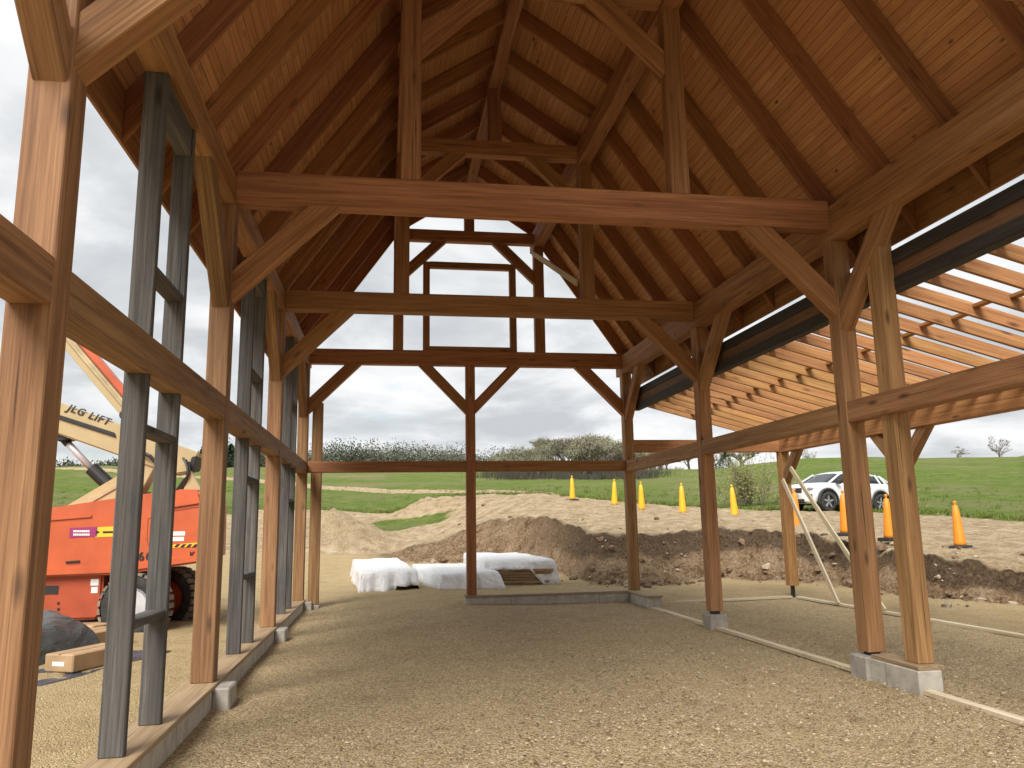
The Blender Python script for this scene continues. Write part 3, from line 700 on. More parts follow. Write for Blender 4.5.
bm = bmesh.new(); c0 = P(96, 532.5); c1 = P(100, 531.8)
prism(bm, [(c0[0], c0[1]+.03), (c1[0], c1[1]), (c0[0], c0[1]-.03)], NY-.008-LO.y, NY-.002-LO.y); a, b = P(103, 531.2), P(113, 533); box(bm, (a[0], NY-.008-LO.y, b[1]), (b[0], NY-.003-LO.y, a[1]))
link('sticker_arrow', bm, M['black'], hd)
plate(173, 531.5, 185, 535.5, 'white', 'label_plate'); plate(173, 537, 184, 541, 'white', 'label_plate')
hz = plate(173, 544.5, 197, 547.6, 'yellow', 'hazard_stripe', dy=.004, sk=.02)
bm = bmesh.new()
for u in (174, 180, 186, 192):
    a = P(u, 547.6); b = P(u+3, 544.5); w = .045; o_ = .005
    prism(bm, [(a[0], a[1]+o_), (a[0]+w, a[1]+o_), (b[0]+w, b[1]+o_), (b[0], b[1]+o_)], NY-.008-LO.y, NY-.003-LO.y)
link('stripe', bm, M['black'], hd)
q = P(138, 560.5)
o = text('number', '66', .16, 'black', hd, (q[0], NY-.008-LO.y, q[1]), -.04)
q = P(189.5, 557.5); text('number', 'K', .11, 'black', hd, (q[0], NY-.008-LO.y, q[1]), -.04)
# boom (axis slopes down to the right), counterweight end and jib
BYc = 12.45; by0, by1 = 12.27, 12.63
t0, t1 = P(63, 403.7, by0), P(199, 452.5, by0); sdir = Vector((t1[0]-t0[0], t1[1]-t0[1])).normalized(); bn = Vector((-sdir.y, sdir.x))
if bn.y < 0: bn = -bn
far = Vector(t0)-sdir*5.5; end = Vector(t1)
D = .43
bm = bmesh.new(); prism(bm, [tuple(far), tuple(end), tuple(end-bn*.30), tuple(end-bn*D-sdir*.22), tuple(far-bn*D)], by0-LO.y, by1-LO.y, .02)
boom = link('boom', bm, M['cream'], lift)
bm = bmesh.new(); g0 = Vector(P(30, 407.5, by0)); g1 = Vector(P(114, 434.5, by0)); w_ = bn*.028
prism(bm, [tuple(g0+w_), tuple(g1+w_), tuple(g1-w_+sdir*.05), tuple(g0-w_)], by0-.03-LO.y, by0+.01-LO.y, .008); link('hose_cover', bm, M['black'], boom)
q = P(66.5, 410.2, by0); ang = math.atan2(-sdir.y, sdir.x)
text('lettering', 'JLG LIFT', .145, 'black', boom, (q[0], by0-.006-LO.y, q[1]), ang)
bm = bmesh.new()
for k in range(3):
    pts = [lp(*at(183+k*3, 458+k*2, Y=12.2)), lp(*at(191, 469+k*3, Y=12.1)), lp(*at(186-k, 480, Y=12.15)), lp(*at(180-k*3, 494, Y=12.2))]
    fine = [pts[0].lerp(pts[1], t)*(1-t)+pts[1].lerp(pts[2], t)*t for t in (0, .25, .5, .75, 1)]+[pts[2].lerp(pts[3], t) for t in (.5, 1)]
    tube(bm, fine, .018, 6)
tube(bm, [lp(*at(132, 448, Y=12.2)), lp(*at(150, 456, Y=12.2)), lp(*at(162, 470, Y=12.2))], .03, 6)
tube(bm, [lp(*at(184, 486, Y=12.2)), lp(*at(198, 492, Y=12.2))], .02, 6)
link('hydraulic_hose', bm, M['black'], boom)
bm = bmesh.new(); prism(bm, [P(192, 457, by0), P(197.5, 456, by0), P(194, 470, by0), P(188, 471, by0)], by0-.03-LO.y, by1+.03-LO.y, .01); link('boom_pivot', bm, M['black'], boom)
# turret plates
def tplate(pix, y0, y1, mat='cream'):
    bm = bmesh.new(); prism(bm, [P(u, v, y0) for u, v in pix], y0-LO.y, y1-LO.y, .01); return link('turret_plate', bm, M[mat], lift)
tplate([(50, 520), (64, 507), (120, 473.5), (190, 468), (203, 492), (203, 520)], 12.20, 12.25) if False else None
tplate([(50, 522), (66, 506), (122, 473), (132, 474), (132, 522)], 12.17, 12.25); tplate([(50, 522), (66, 506), (122, 473), (132, 474), (132, 522)], 12.68, 12.74)
tplate([(183, 494), (188, 466), (202, 491), (203, 510), (183, 510)], 12.17, 12.25); tplate([(183, 494), (188, 466), (202, 491), (203, 510), (183, 510)], 12.68, 12.74)
tplate([(130, 486), (147, 462), (156, 465), (140, 494)], 12.3, 12.6)
bm = bmesh.new(); strip(bm, (64, 506.5), (122, 473.5), .05, .02, 12.17); link('plate_flange', bm, M['dirty_cream'], lift)
a, b, c = [lp(*at(u, v, Y=12.45)) for u, v in ((61, 436), (94, 471), (109, 485))]
bm = bmesh.new(); tube(bm, [a, b], .048, 14); cy_ = link('lift_cylinder_rod', bm, M['chrome'], lift, smooth=True)
bm = bmesh.new(); tube(bm, [b-(b-a).normalized()*.05, c], .10, 16); link('lift_cylinder', bm, M['black'], lift)
bm = bmesh.new(); tube(bm, [a-(b-a).normalized()*.02, a+(b-a).normalized()*.16], .06, 12); link('rod_end', bm, M['black'], cy_)
bm = bmesh.new(); prism(bm, [P(56, 430, by0), P(74, 435.5, by0), P(72, 438, by0), P(56, 441, by0)], by0+.05-LO.y, by1-.05-LO.y, .01); link('cylinder_bracket', bm, M['black'], boom)
# jib: upper arm rising to the left
j0 = Vector(P(127, 416, 12.4)); j1 = Vector(P(66, 343.5, 12.4)); jd = (j1-j0).normalized(); jn = Vector((jd.y, -jd.x)); 
if jn.y < 0: jn = -jn
j2 = j0+jd*4.2
bm = bmesh.new(); prism(bm, [tuple(j0-jn*.05), tuple(j2-jn*.05), tuple(j2+jn*.04), tuple(j0+jn*.04)], 12.3-LO.y, 12.6-LO.y, .008); jb = link('jib_arm', bm, M['cream'], lift)
bm = bmesh.new(); prism(bm, [tuple(j0+jn*.075), tuple(j2+jn*.075), tuple(j2+jn*.12), tuple(j0+jn*.12)], 12.32-LO.y, 12.58-LO.y, .006)
tube(bm, [(j0.x+jn.x*.06, 12.3-LO.y, j0.y+jn.y*.06), (j2.x+jn.x*.06, 12.3-LO.y, j2.y+jn.y*.06)], .02, 6); link('jib_rail', bm, M['dirty_cream'], jb)
bm = bmesh.new(); k0 = j0+jd*.05+jn*.13
prism(bm, [tuple(k0), tuple(j2+jn*.13), tuple(j2+jn*.24), tuple(k0+jn*.10)], 12.34-LO.y, 12.56-LO.y, .02); link('jib_cover', bm, M['orange'], jb)
bm = bmesh.new(); tube(bm, [(j0.x, 12.28-LO.y, j0.y), (j0.x, 12.62-LO.y, j0.y)], .075, 12)
prism(bm, [(j0.x-.06, j0.y+.02), (j0.x+.1, j0.y+.02), (j0.x+.16, j0.y-.32), (j0.x-.02, j0.y-.32)], 12.33-LO.y, 12.57-LO.y, .01); link('jib_pivot', bm, M['black'], jb)
bm = bmesh.new(); tube(bm, [lp(*at(146, 493, Y=12.2)), lp(*at(147.5, 505, Y=12.2))], .07, 10); link('exhaust', bm, M['black'], lift)
bm = bmesh.new(); tube(bm, [lp(*at(186, 492, Y=11.9)), lp(*at(187, 496, Y=11.9))], .05, 8); link('filler_cap', bm, M['orange_dark'], lift)
# wheels
def wheel(x, y, rad, wd, rz_, side):
    w = bpy.data.objects.new('wheel', None); COL.objects.link(w); w.parent = lift; w.location = (x-LO.x, y-LO.y, rad); w.rotation_euler = (0, 0, rz_)
    bm = bmesh.new(); pf = [(rad*.60, -wd/2+.03), (rad*.72, -wd/2), (rad*.92, -wd/2+.01), (rad*.985, -wd/2+.05), (rad, -wd/4), (rad, wd/4), (rad*.985, wd/2-.05), (rad*.92, wd/2-.01), (rad*.72, wd/2), (rad*.60, wd/2-.03)]
    lathe(bm, pf, 40, 'Y', cap=False); link('tyre', bm, M['rubber'], w, smooth=True)
    bm = bmesh.new()
    for k in range(26):
        t = 2*math.pi*k/26
        for s in (-1, 1):
            t2 = t+(.12 if s > 0 else 0); fs = box(bm, (-.035, s*wd*.27-wd*.2, rad-.012), (.035, s*wd*.27+wd*.2, rad+.022))
            vs = {v for f in fs for v in f.verts}; bmesh.ops.rotate(bm, verts=list(vs), cent=(0, 0, 0), matrix=Matrix.Rotation(t2, 3, 'Y'))
    link('tread', bm, M['dust_rubber'], w)
    bm = bmesh.new(); lathe(bm, [(rad*.60, -wd*.40), (rad*.52, -wd*.40), (rad*.46, -wd*.25), (rad*.22, -wd*.22), (rad*.2, -wd*.34), (.02, -wd*.36), (.02, wd*.3), (rad*.6, wd*.3)], 32, 'Y'); rm = link('rim', bm, M['rim'] if side else M['orange_dark'], w, smooth=False)
    bm = bmesh.new(); lathe(bm, [(rad*.12, -wd*.40), (rad*.12, -wd*.345)], 14, 'Y'); link('hub', bm, M['black'], rm)
wheel(-3.31, 11.72, .43, .34, R(-12), True); wheel(-3.17, 13.1, .43, .34, R(-24), False)
wheel(-6.3, 11.95, .48, .36, R(-4), True); wheel(-6.3, 13.3, .48, .36, R(-4), False)
# ---------------------------------------------------------------- the pile by the left wall
gp = at(58, 668, Z=0)
bm = bmesh.new()
c_ = at(40, 660, Z=.05); Lx, Ly = 1.0, 1.5; G_ = 36
gv = [[None]*(G_+1) for _ in range(G_+1)]
for i in range(G_+1):
    for j in range(G_+1):
        x, y = (i/G_-.5)*2, (j/G_-.5)*2; d = max(abs(x)**1.3, abs(y)**1.3)
        h = .60*max(0, 1-d**3)**.7*(.85+.25*nz(x, y, 1.2, 5))+.05*nz(x*2, y*2, 1.6, 8)*(1-d)+.04*abs(nz(x*3, y*3, 1.5, 2))*(1 if d < .95 else 0)
        gv[i][j] = bm.verts.new((x*Lx*.56, y*Ly*.6, max(.012, h)))
for i in range(G_):
    for j in range(G_): bm.faces.new((gv[i][j], gv[i+1][j], gv[i+1][j+1], gv[i][j+1]))
o = link('tarp_heap', bm, M['grey_tarp'], None, (-3.92, 9.3, .06), (0, 0, R(-14)), smooth=True); tag(o, 'dark grey tarp heaped over materials beside the orange lift', 'tarp')
bm = bmesh.new(); G_ = 30; gv = [[bm.verts.new(((i/G_-.5)*1.25, (j/G_-.5)*2.3, .012+.012*abs(nz(i*.4, j*.4, 1, 3))+(.03*max(0, nz(i*.2, j*.2, 1, 9))))) for j in range(G_+1)] for i in range(G_+1)]
for i in range(G_):
    for j in range(G_): bm.faces.new((gv[i][j], gv[i+1][j], gv[i+1][j+1], gv[i][j+1]))
o = link('plastic_sheet', bm, M['plastic_sheet'], None, (-3.32, 8.95, .075), (0, 0, R(-18)), smooth=True); tag(o, 'black plastic sheet spread on the gravel under the tarp heap', 'plastic sheet')
o.modifiers.new('thick', 'SOLIDIFY').thickness = .004
def plank_box(name, loc, size, rz_, label, cat, mat='card'):
    bm = bmesh.new(); box(bm, (-size[0]/2, -size[1]/2, 0), (size[0]/2, size[1]/2, size[2]), .012)
    seam = box(bm, (-size[0]*.04, -size[1]/2-.001, size[2]), (size[0]*.04, size[1]/2+.001, size[2]+.003), 0, 1)
    o = link(name, bm, [M[mat], M['sill']], None, loc, (0, 0, R(rz_))); tag(o, label, cat, 'tan boxes by the tarp heap'); return o
p = at(67, 680, Z=.03); plank_box('cardboard_box', (p.x+.06, p.y+.35, .10), (.34, .75, .17), -24, 'tan cardboard box with white label, nearest one on the plastic sheet', 'box')
b1 = bpy.data.objects['cardboard_box']
bm = bmesh.new(); box(bm, (-.07, -.378, .06), (.07, -.374, .10)); link('label_sticker', bm, M['white'], b1)
p = at(78, 660, Z=.03); plank_box('cardboard_box', (p.x+.02, p.y+.45, .10), (.36, .6, .20), -20, 'tan cardboard box behind the nearest box, half under the tarp', 'box')
p = at(98, 640, Z=.03); plank_box('cardboard_box', (p.x-.05, p.y+.3, .10), (.5, 1.0, .14), -20, 'flat tan cardboard box in front of the lift wheel', 'box')
board('offcut_board', (at(20, 700, Z=.05)-Vector((.1, .1, 0))), at(44, 688, Z=.05), .10, .04, 'raw_pale', 'pale board offcut lying at the edge of the plastic sheet', 'board')
# ---------------------------------------------------------------- cones
def cone(u, v, mat, label, lean=(0, 0), k=1, sc=1):
    q = ray(u, v); az = math.atan2(q.x, q.y); r = k
    x, y = r*math.sin(az), r*math.cos(az); z = q.z/math.hypot(q.x, q.y)*r+CAMZ
    root = empty('traffic_cone', (x, y, z), random.uniform(0, 3), label, 'traffic cone', 'tall cones along the edge of the cut')
    root.rotation_euler = (lean[0], lean[1], random.uniform(0, 3)); root.scale = (sc, sc, sc)
    bm = bmesh.new(); lathe(bm, [(.135, .03), (.13, .10), (.085, .72), (.058, .95), (.045, .965), (.02, .97), (.02, 1.0), (.036, 1.02), (.036, 1.06), (.015, 1.075)], 20)
    link('cone_body', bm, M[mat], root, smooth=True)
    bm = bmesh.new(); box(bm, (-.2, -.2, -.05), (.2, .2, .035), .012); link('cone_base', bm, M['black'], root)
cone(960.5, 547, 'cone_orange', 'orange traffic cone on the sand alone to the right of the double posts', (0, .07), k=18.6, sc=.86)
cone(890, 539, 'cone_orange', 'orange traffic cone partly behind the rightmost barn post', k=19.3, sc=.9)
cone(846, 534, 'cone_orange', 'orange traffic cone between the white car and the left post of the double posts', k=19.4, sc=.9)
cone(797, 528, 'cone_orange', 'orange traffic cone in front of the white car bonnet beside the shed corner post', k=23.4)
cone(735, 516.5, 'cone_yellow', 'yellow traffic cone right of the single pier post, before the budding bush', (0, .05), 28)
cone(683, 514, 'cone_yellow', 'yellow traffic cone left of the single pier post on the sand edge', (0, .02), 28.5)
cone(642, 510.5, 'cone_yellow', 'yellow traffic cone just right of the far right corner post', (0, -.05), 30.5)
cone(614.5, 505.5, 'cone_yellow', 'yellow traffic cone just left of the far right corner post', (0, .03), 33)
cone(572.5, 500, 'cone_yellow', 'yellow traffic cone farthest left, against the dark grove', (0, 0), 35.5)
# ---------------------------------------------------------------- white car
qf = ray(828, 511.5); qr = ray(874, 513.2)
pf = Vector((qf.x, qf.y)).normalized()*31.6; pr_ = Vector((qr.x, qr.y)).normalized()*33.3
d_ = (pf-pr_); WB = 2.66
mid_ = (pf+pr_)/2; hdg = d_.normalized()
left = Vector((-hdg.y, hdg.x))            # car's left side faces the camera
if left.dot(-mid_) < 0: left = -left
zf = qf.z/math.hypot(qf.x, qf.y)*31.6+CAMZ; zr_ = qr.z/math.hypot(qr.x, qr.y)*33.3+CAMZ
cc = mid_-left*.80-hdg*.16
car = empty('white_car', (cc.x, cc.y, (zf+zr_)/2), 0, 'white crossover car parked on the sandy track beyond the side shed', 'car')
mx = Matrix((Vector((hdg.x, hdg.y, (zf-zr_)/WB)).normalized(), Vector((left.x, left.y, 0)), Vector((0, 0, 1)))).transposed().to_4x4()
mx.translation = car.location; car.matrix_world = mx; car.rotation_euler = mx.to_euler(); 
HL = 2.15; WR = .36
def zl(x):
    z = .27+.08*max(0, (abs(x)-1.75)/.5)
    for xw in (WB/2, -WB/2):
        if abs(x-xw) < .43: z = max(z, WR+math.sqrt(max(0, .43**2-(x-xw)**2)))
    return z
def zbelt(x): 
    if x > .95: return 1.06-.16*((x-.95)/1.33)**1.6
    return 1.06+.05*min(1, (.95-x)/2.6)
def hw(x): 
    t = abs(x)/HL; return .90*(1-(.34 if x > 0 else .20)*max(0, (t-.6)/.4)**2)
xs = sorted(set([-HL+i*HL*2/60 for i in range(61)]))
bm = bmesh.new(); rings = []
for x in xs:
    a, b, w = zl(x), zbelt(x), hw(x); h = b-a
    half = [(0, a), (w*.93, a), (w*.985, a+h*.12), (w, a+h*.45), (w*.985, a+h*.78), (w*.93, b-.02), (w*.80, b+.02), (w*.4, b+.045), (0, b+.05)]
    pts = half+[(-y, z) for y, z in half[-2:0:-1]]
    rings.append([bm.verts.new((x, y, z)) for y, z in pts])
for i in range(len(rings)-1):
    for k in range(len(rings[0])): bm.faces.new((rings[i][k], rings[i][(k+1) % len(rings[0])], rings[i+1][(k+1) % len(rings[0])], rings[i+1][k]))
bm.faces.new(rings[0]); bm.faces.new(rings[-1]); link('body', bm, M['car'], car, smooth=True)
gh = [(1.22, 1.05, .80), (.45, 1.47, .66), (.1, 1.535, .64), (-.8, 1.53, .63), (-1.45, 1.43, .62), (-2.08, 1.10, .72)]   # x, roof height, half width at the top
def ghv(x):
    for a, b in zip(gh, gh[1:]):
        if b[0] <= x <= a[0]: t = (a[0]-x)/(a[0]-b[0]); return a[1]+(b[1]-a[1])*t, a[2]+(b[2]-a[2])*t
bm = bmesh.new(); rings = []
for i in range(41):
    x = 1.22-3.299*i/40; zt, wt = ghv(x); zb = zbelt(x)-.02; wb = hw(x)*.86
    half = [(0, zb), (wb, zb), (wb+(wt-wb)*.55, zb+(zt-zb)*.55), (wt, max(zb+.01, zt-.03)), (wt*.5, zt), (0, zt+.005)]
    pts = half+[(-y, z) for y, z in half[-2:0:-1]]; rings.append([bm.verts.new((x, y, z)) for y, z in pts])
for i in range(40):
    for k in range(10): bm.faces.new((rings[i][k], rings[i][(k+1) % 10], rings[i+1][(k+1) % 10], rings[i+1][k]))
bm.faces.new(rings[0]); bm.faces.new(rings[-1]); link('windows', bm, M['glass'], car, smooth=True)
bm = bmesh.new(); rings = []
for i in range(25):
    x = .50-2.2*i/24; zt, wt = ghv(x)
    half = [(wt+.02, zt-.075), (wt+.012, zt-.02), (wt*.6, zt+.018), (0, zt+.028)]
    pts = half+[(-y, z) for y, z in half[-2::-1]]; rings.append([bm.verts.new((x, y, z)) for y, z in pts])
for i in range(24):
    for k in range(6): bm.faces.new((rings[i][k], rings[i][k+1], rings[i+1][k+1], rings[i+1][k]))
o = link('roof', bm, M['car'], car, smooth=True); o.modifiers.new('t', 'SOLIDIFY').thickness = .02
bm = bmesh.new()
for s in (-1, 1):
    for pts in ([(1.2, .79, 1.04), (.46, .685, 1.45)], [(-1.5, .76, 1.08), (-1.3, .665, 1.44)], [(-2.07, .72, 1.10), (-1.60, .645, 1.38)], [(-1.8, .76, 1.08), (-1.5, .665, 1.41)]):
        tube(bm, [(x, y*s, z) for x, y, z in pts], [.04, .04], 6)
link('pillar', bm, M['car'], car)
bm = bmesh.new(); tube(bm, [(-.28, .775, 1.06), (-.33, .66, 1.50)], .03, 6); tube(bm, [(-.28, -.775, 1.06), (-.33, -.66, 1.50)], .03, 6); link('pillar', bm, M['black'], car)
for s in (-1, 1):
    bm = bmesh.new()
    for xw in (WB/2, -WB/2):
        pts = [(xw+.47*math.cos(t), s*hw(xw)*.985, WR+.455*math.sin(t)) for t in [math.pi*k/16 for k in range(-1, 18)]]; tube(bm, pts, .05, 6)
    pts = [(x, s*hw(x)*.965, .33) for x in (-WB/2+.46, 0, WB/2-.46)]; tube(bm, pts, .065, 6); link('cladding', bm, M['black'], car)
    bm = bmesh.new(); box(bm, (.78, s*.88 if s > 0 else s*1.08, 1.02), (.98, s*1.08 if s > 0 else s*.88, 1.18), .04); link('mirror', bm, M['black'], car)
    bm = bmesh.new(); box(bm, (1.80, s*.46 if s > 0 else s*.74, .77), (2.10, s*.74 if s > 0 else s*.46, .87), .03); link('headlight', bm, M['headlight'], car)
    bm = bmesh.new(); box(bm, (-2.165, s*.62 if s > 0 else s*.80, .88), (-1.98, s*.82 if s > 0 else s*.62, .98), .02); link('tail_light', bm, M['amber'], car)
    for z_ in (.93,):
        bm = bmesh.new(); box(bm, (.1, s*.905-.012, z_), (.3, s*.905+.012, z_+.025), .005); box(bm, (-.85, s*.905-.012, z_), (-.65, s*.905+.012, z_+.025), .005); link('door_handle', bm, M['car'], car)
bm = bmesh.new(); box(bm, (2.06, -.42, .66), (2.175, .42, .86), .03); gl = link('grille', bm, M['black'], car)
bm = bmesh.new(); lathe(bm, [(.05, -.005), (.05, .005)], 16, 'Y'); ob = link('badge', bm, M['chrome'], gl, (2.18, 0, .77), (0, 0, R(90)))
bm = bmesh.new(); box(bm, (1.98, -.56, .30), (2.165, .56, .48), .05); link('bumper_intake', bm, M['black'], car)
bm = bmesh.new(); box(bm, (2.15, -.24, .53), (2.175, .24, .63), .005); link('number_plate', bm, M['headlight'], car)
for xw in (WB/2, -WB/2):
    for s in (-1, 1):
        w = bpy.data.objects.new('wheel', None); COL.objects.link(w); w.parent = car; w.location = (xw, s*.80, WR)
        bm = bmesh.new(); lathe(bm, [(.235, -.10), (.26, -.115), (.34, -.11), (WR, -.07), (WR, .07), (.34, .11), (.26, .115), (.235, .10)], 32, 'Y', cap=False); link('tyre', bm, M['rubber'], w, smooth=True)
        bm = bmesh.new(); lathe(bm, [(.235, s*.06), (.20, s*.02), (.03, s*.02), (.03, -s*.05), (.235, -s*.05)], 28, 'Y', mi=1)
        for k in range(5):
            fs = box(bm, (-.028, min(s*.03, s*.09), .03), (.028, max(s*.03, s*.09), .235)); bmesh.ops.rotate(bm, verts=list({v for f in fs for v in f.verts}), cent=(0, 0, 0), matrix=Matrix.Rotation(2*math.pi*k/5, 3, 'Y'))
        link('rim', bm, [M['alloy'], M['black']], w)
bm = bmesh.new(); box(bm, (-2.0, -.72, .32), (2.0, .72, .62)); link('underbody', bm, M['black'], car)
# ---------------------------------------------------------------- trees
def leafmat(name, c, v=.4):
    n = NT(name); oi = n.add('ShaderNodeObjectInfo').outputs['Random']; gi = n.add('ShaderNodeNewGeometry')
    f = n.noise(gi.outputs['Position'], 1.1, 3)
    c1 = n.ramp(f, [(.3, tuple(x*(1-v) for x in c)), (.7, tuple(x*(1+v) for x in c))])
    hv = n.add('ShaderNodeHueSaturation'); n.L(c1, hv.inputs['Color']); n.L(n.math('MULTIPLY_ADD', oi, .5, .75), hv.inputs['Value']); n.L(n.math('MULTIPLY_ADD', oi, .05, .475), hv.inputs['Hue'])
    n.color(hv.outputs['Color']); n.set(Roughness=.85, Specular_IOR_Level=.15); return n.m
M['bark'] = leafmat('grey_bark', (.115, .10, .082), .3)
M['twig'] = leafmat('grey_brown_twigs', (.215, .19, .15), .3)
M['wood_haze'] = leafmat('distant_budding_wood', (.105, .108, .076), .15); M['thicket'] = leafmat('dark_thicket', (.10, .093, .068), .3)
M['bud'] = leafmat('olive_buds', (.21, .20, .125), .35)
M['bush'] = leafmat('yellow_green_buds', (.23, .24, .085), .3)
M['conifer'] = leafmat('dark_conifer', (.035, .048, .03), .35)
def bare_tree(h, spread, seed, twig=.02, budn=0, upright=.5, levels=4, bark='bark', bud='bud', trunk_r=None, budsize=.10):
    rnd = random.Random(seed); tb = bmesh.new(); cb = bmesh.new(); tips = []
    r0 = trunk_r or h*.028
    def grow(p, d, L, r, lev):
        pts = [p]; q = p.copy(); dd = d.copy(); n = 3 if lev < 3 else 2
        for k in range(n):
            dd = (dd+Vector((rnd.gauss(0, .16), rnd.gauss(0, .16), rnd.gauss(.06, .10)))).normalized(); q = q+dd*L/n; pts.append(q.copy())
        tgt = tb if lev == 0 else cb
        tube(tgt, pts, [r*(1-.55*k/n) for k in range(n+1)], 6 if lev == 0 else 4 if lev == 1 else 3, cap=False)
        if lev >= levels: tips.append(q); return
        for k in range(rnd.choice((3, 4, 4)) if lev else rnd.choice((4, 5, 6))):
            t = rnd.uniform(.35, 1.0); i = min(n-1, int(t*n)); b = pts[i].lerp(pts[i+1], t*n-i)
            az = rnd.uniform(0, 6.283); out = Vector((math.cos(az), math.sin(az), 0))
            nd = (dd*(.55+upright*.4)+out*(.75*spread)+Vector((0, 0, upright*.25))).normalized()
            grow(b, nd, L*rnd.uniform(.5, .72), max(twig, r*.45), lev+1)
        if lev: tips.append(q)
    grow(Vector((0, 0, 0)), Vector((0, 0, 1)), h*.42, r0, 0)
    for _ in range(budn):
        p = rnd.choice(tips)+Vector((rnd.gauss(0, 1), rnd.gauss(0, 1), rnd.gauss(0, .8)))*h*.05
        a = Vector((rnd.gauss(0, 1), rnd.gauss(0, 1), rnd.gauss(0, 1))).normalized(); b = a.orthogonal().normalized(); s = budsize*rnd.uniform(.5, 1.3)
        f = cb.faces.new([cb.verts.new(p+a*s), cb.verts.new(p+b*s*.7), cb.verts.new(p-a*s), cb.verts.new(p-b*s*.7)]); f.material_index = 1
    return tb, cb
def tree(name, loc, h, spread, seed, label, cat='tree', group=None, crown='crown', **k):
    root = empty(name, loc, random.uniform(0, 6), label, cat, group)
    bark, bud = k.get('bark', 'bark'), k.get('bud', 'bud')
    tb, cb = bare_tree(h, spread, seed, **k)
    link('trunk', tb, M[bark], root); link(crown, cb, [M['twig'], M[bud]], root); return root
def place(u, r, dz=0):
    q = ray(u, 515); az = math.atan2(q.x, q.y); x, y = r*math.sin(az), r*math.cos(az); return Vector((x, y, ground_z(x, y)+dz))
# grove on the knoll behind the cones
protos = [tree('bare_tree', place(560, 120), 6.2, .8, 31+k, 'x', twig=.03, budn=1100, levels=4, budsize=.075, upright=.75) for k in range(5)]
GL = 'grey-brown budding tree massed in the grove behind the left cones'
rg = random.Random(5); spots = []
for _ in range(104):
    u = rg.choice((rg.uniform(492, 668), rg.uniform(500, 660), rg.gauss(592, 30))); r = rg.uniform(98, 168); spots.append((u, r))
spots.sort(key=lambda s: -s[1])
for i, (u, r) in enumerate(spots):
    o = protos[i] if i < 5 else copy_tree(protos[i % 5])
    p = place(u, r); o.location = p; o.rotation_euler = (0, 0, rg.uniform(0, 6.28))
    s = rg.uniform(.6, 1.0)*(1.10-.42*min(1, abs(u-592)/90)); o.scale = (s*1.25, s*1.25, s)
    o['label'] = GL; o['group'] = 'trees of the knoll grove'
# lone trees
tree('bare_tree', place(745, 118, -.6), 7.6, 1.15, 77, 'bare spreading oak on the hill behind the budding bush', twig=.03, levels=5, upright=.1, trunk_r=.38)
tree('bare_tree', place(692, 122, -.6), 6.6, 1.1, 78, 'bare spreading tree on the hill just left of the single pier post', twig=.03, levels=5, upright=.15, trunk_r=.28)
tree('bare_tree', place(668, 126, -.6), 6.0, .9, 79, 'narrow bare tree on the hill right of the far corner post', twig=.03, levels=4, upright=.5)
tree('bare_tree', place(718, 130, -.6), 6.0, .9, 81, 'thin bare tree on the hill between the oak and the pier post', twig=.03, levels=4, upright=.4)
tree('bare_tree', place(810, 150, -1), 6.5, 1.0, 82, 'hazy bare tree on the ridge above the white car', twig=.03, levels=4)
tree('bare_tree', place(962, 116, -.7), 3.7, 1.35, 83, 'low flat-topped bare tree on the bare ridge, left of the upright one', twig=.025, levels=4, upright=.0)
tree('bare_tree', place(1008, 116, -.7), 4.6, 1.0, 84, 'upright bare tree on the ridge at the far right edge', twig=.025, levels=4, upright=.4)
# budding bush in front of the hill
p = place(750, 38); tb, cb = bmesh.new(), bmesh.new(); rb = random.Random(12)
root = empty('budding_bush', p, 0, 'yellow-green budding bush at the foot of the hill beside the shed corner post', 'bush')
for k in range(76):
    az = rb.uniform(0, 6.28); rad = abs(rb.gauss(0, .55)); b = Vector((math.cos(az)*rad*1.3, math.sin(az)*rad, 0)); top = b*1.9+Vector((rb.gauss(0, .2), rb.gauss(0, .2), rb.uniform(1.3, 2.6)*(1-.20*rad)))
    m1 = b.lerp(top, .5)+Vector((rb.gauss(0, .08), rb.gauss(0, .08), 0)); tube(tb, [b, m1, top], [.014, .01, .005], 3, cap=False)
    for _ in range(78):
        t = rb.uniform(.12, 1.05); q = (b.lerp(m1, t*2) if t < .5 else m1.lerp(top, t*2-1))+Vector((rb.gauss(0, .16), rb.gauss(0, .16), rb.gauss(0, .1)))
        a = Vector((rb.gauss(0, 1), rb.gauss(0, 1), rb.gauss(0, 1))).normalized(); c = a.orthogonal(); s = rb.uniform(.02, .05)
        cb.faces.new([cb.verts.new(q+a*s), cb.verts.new(q+c*s*.6), cb.verts.new(q-a*s), cb.verts.new(q-c*s*.6)])
link('stems', tb, M['twig'], root); link('foliage', cb, M['bush'], root)
# dark evergreens
def evergreen(loc, h, w, seed, label, group=None):
    rnd = random.Random(seed); root = empty('evergreen_tree', loc, 0, label, 'tree', group)
    tb = bmesh.new(); tube(tb, [(0, 0, 0), (0, 0, h*.95)], [h*.02, .02], 6, cap=False); link('trunk', tb, M['bark'], root)
    cb = bmesh.new()
    for _ in range(1500):
        t = rnd.random()**.8; z = h*(.08+.92*t); rr = w*(1-t)**.8*math.sqrt(rnd.random())*(.8+.4*rnd.random())+.05; az = rnd.uniform(0, 6.28)
        q = Vector((rr*math.cos(az), rr*math.sin(az), z)); d = Vector((math.cos(az), math.sin(az), -.35+rnd.gauss(0, .3))).normalized(); c = d.orthogonal().normalized(); s = h*.05*rnd.uniform(.5, 1.2)
        cb.faces.new([cb.verts.new(q+d*s), cb.verts.new(q+c*s*.45), cb.verts.new(q-d*s), cb.verts.new(q-c*s*.45)])
    link('crown', cb, M['conifer'], root); return root
evergreen(place(729, 116, -.4), 2.9, 1.5, 3, 'small dark evergreen on the hill between bare trees')
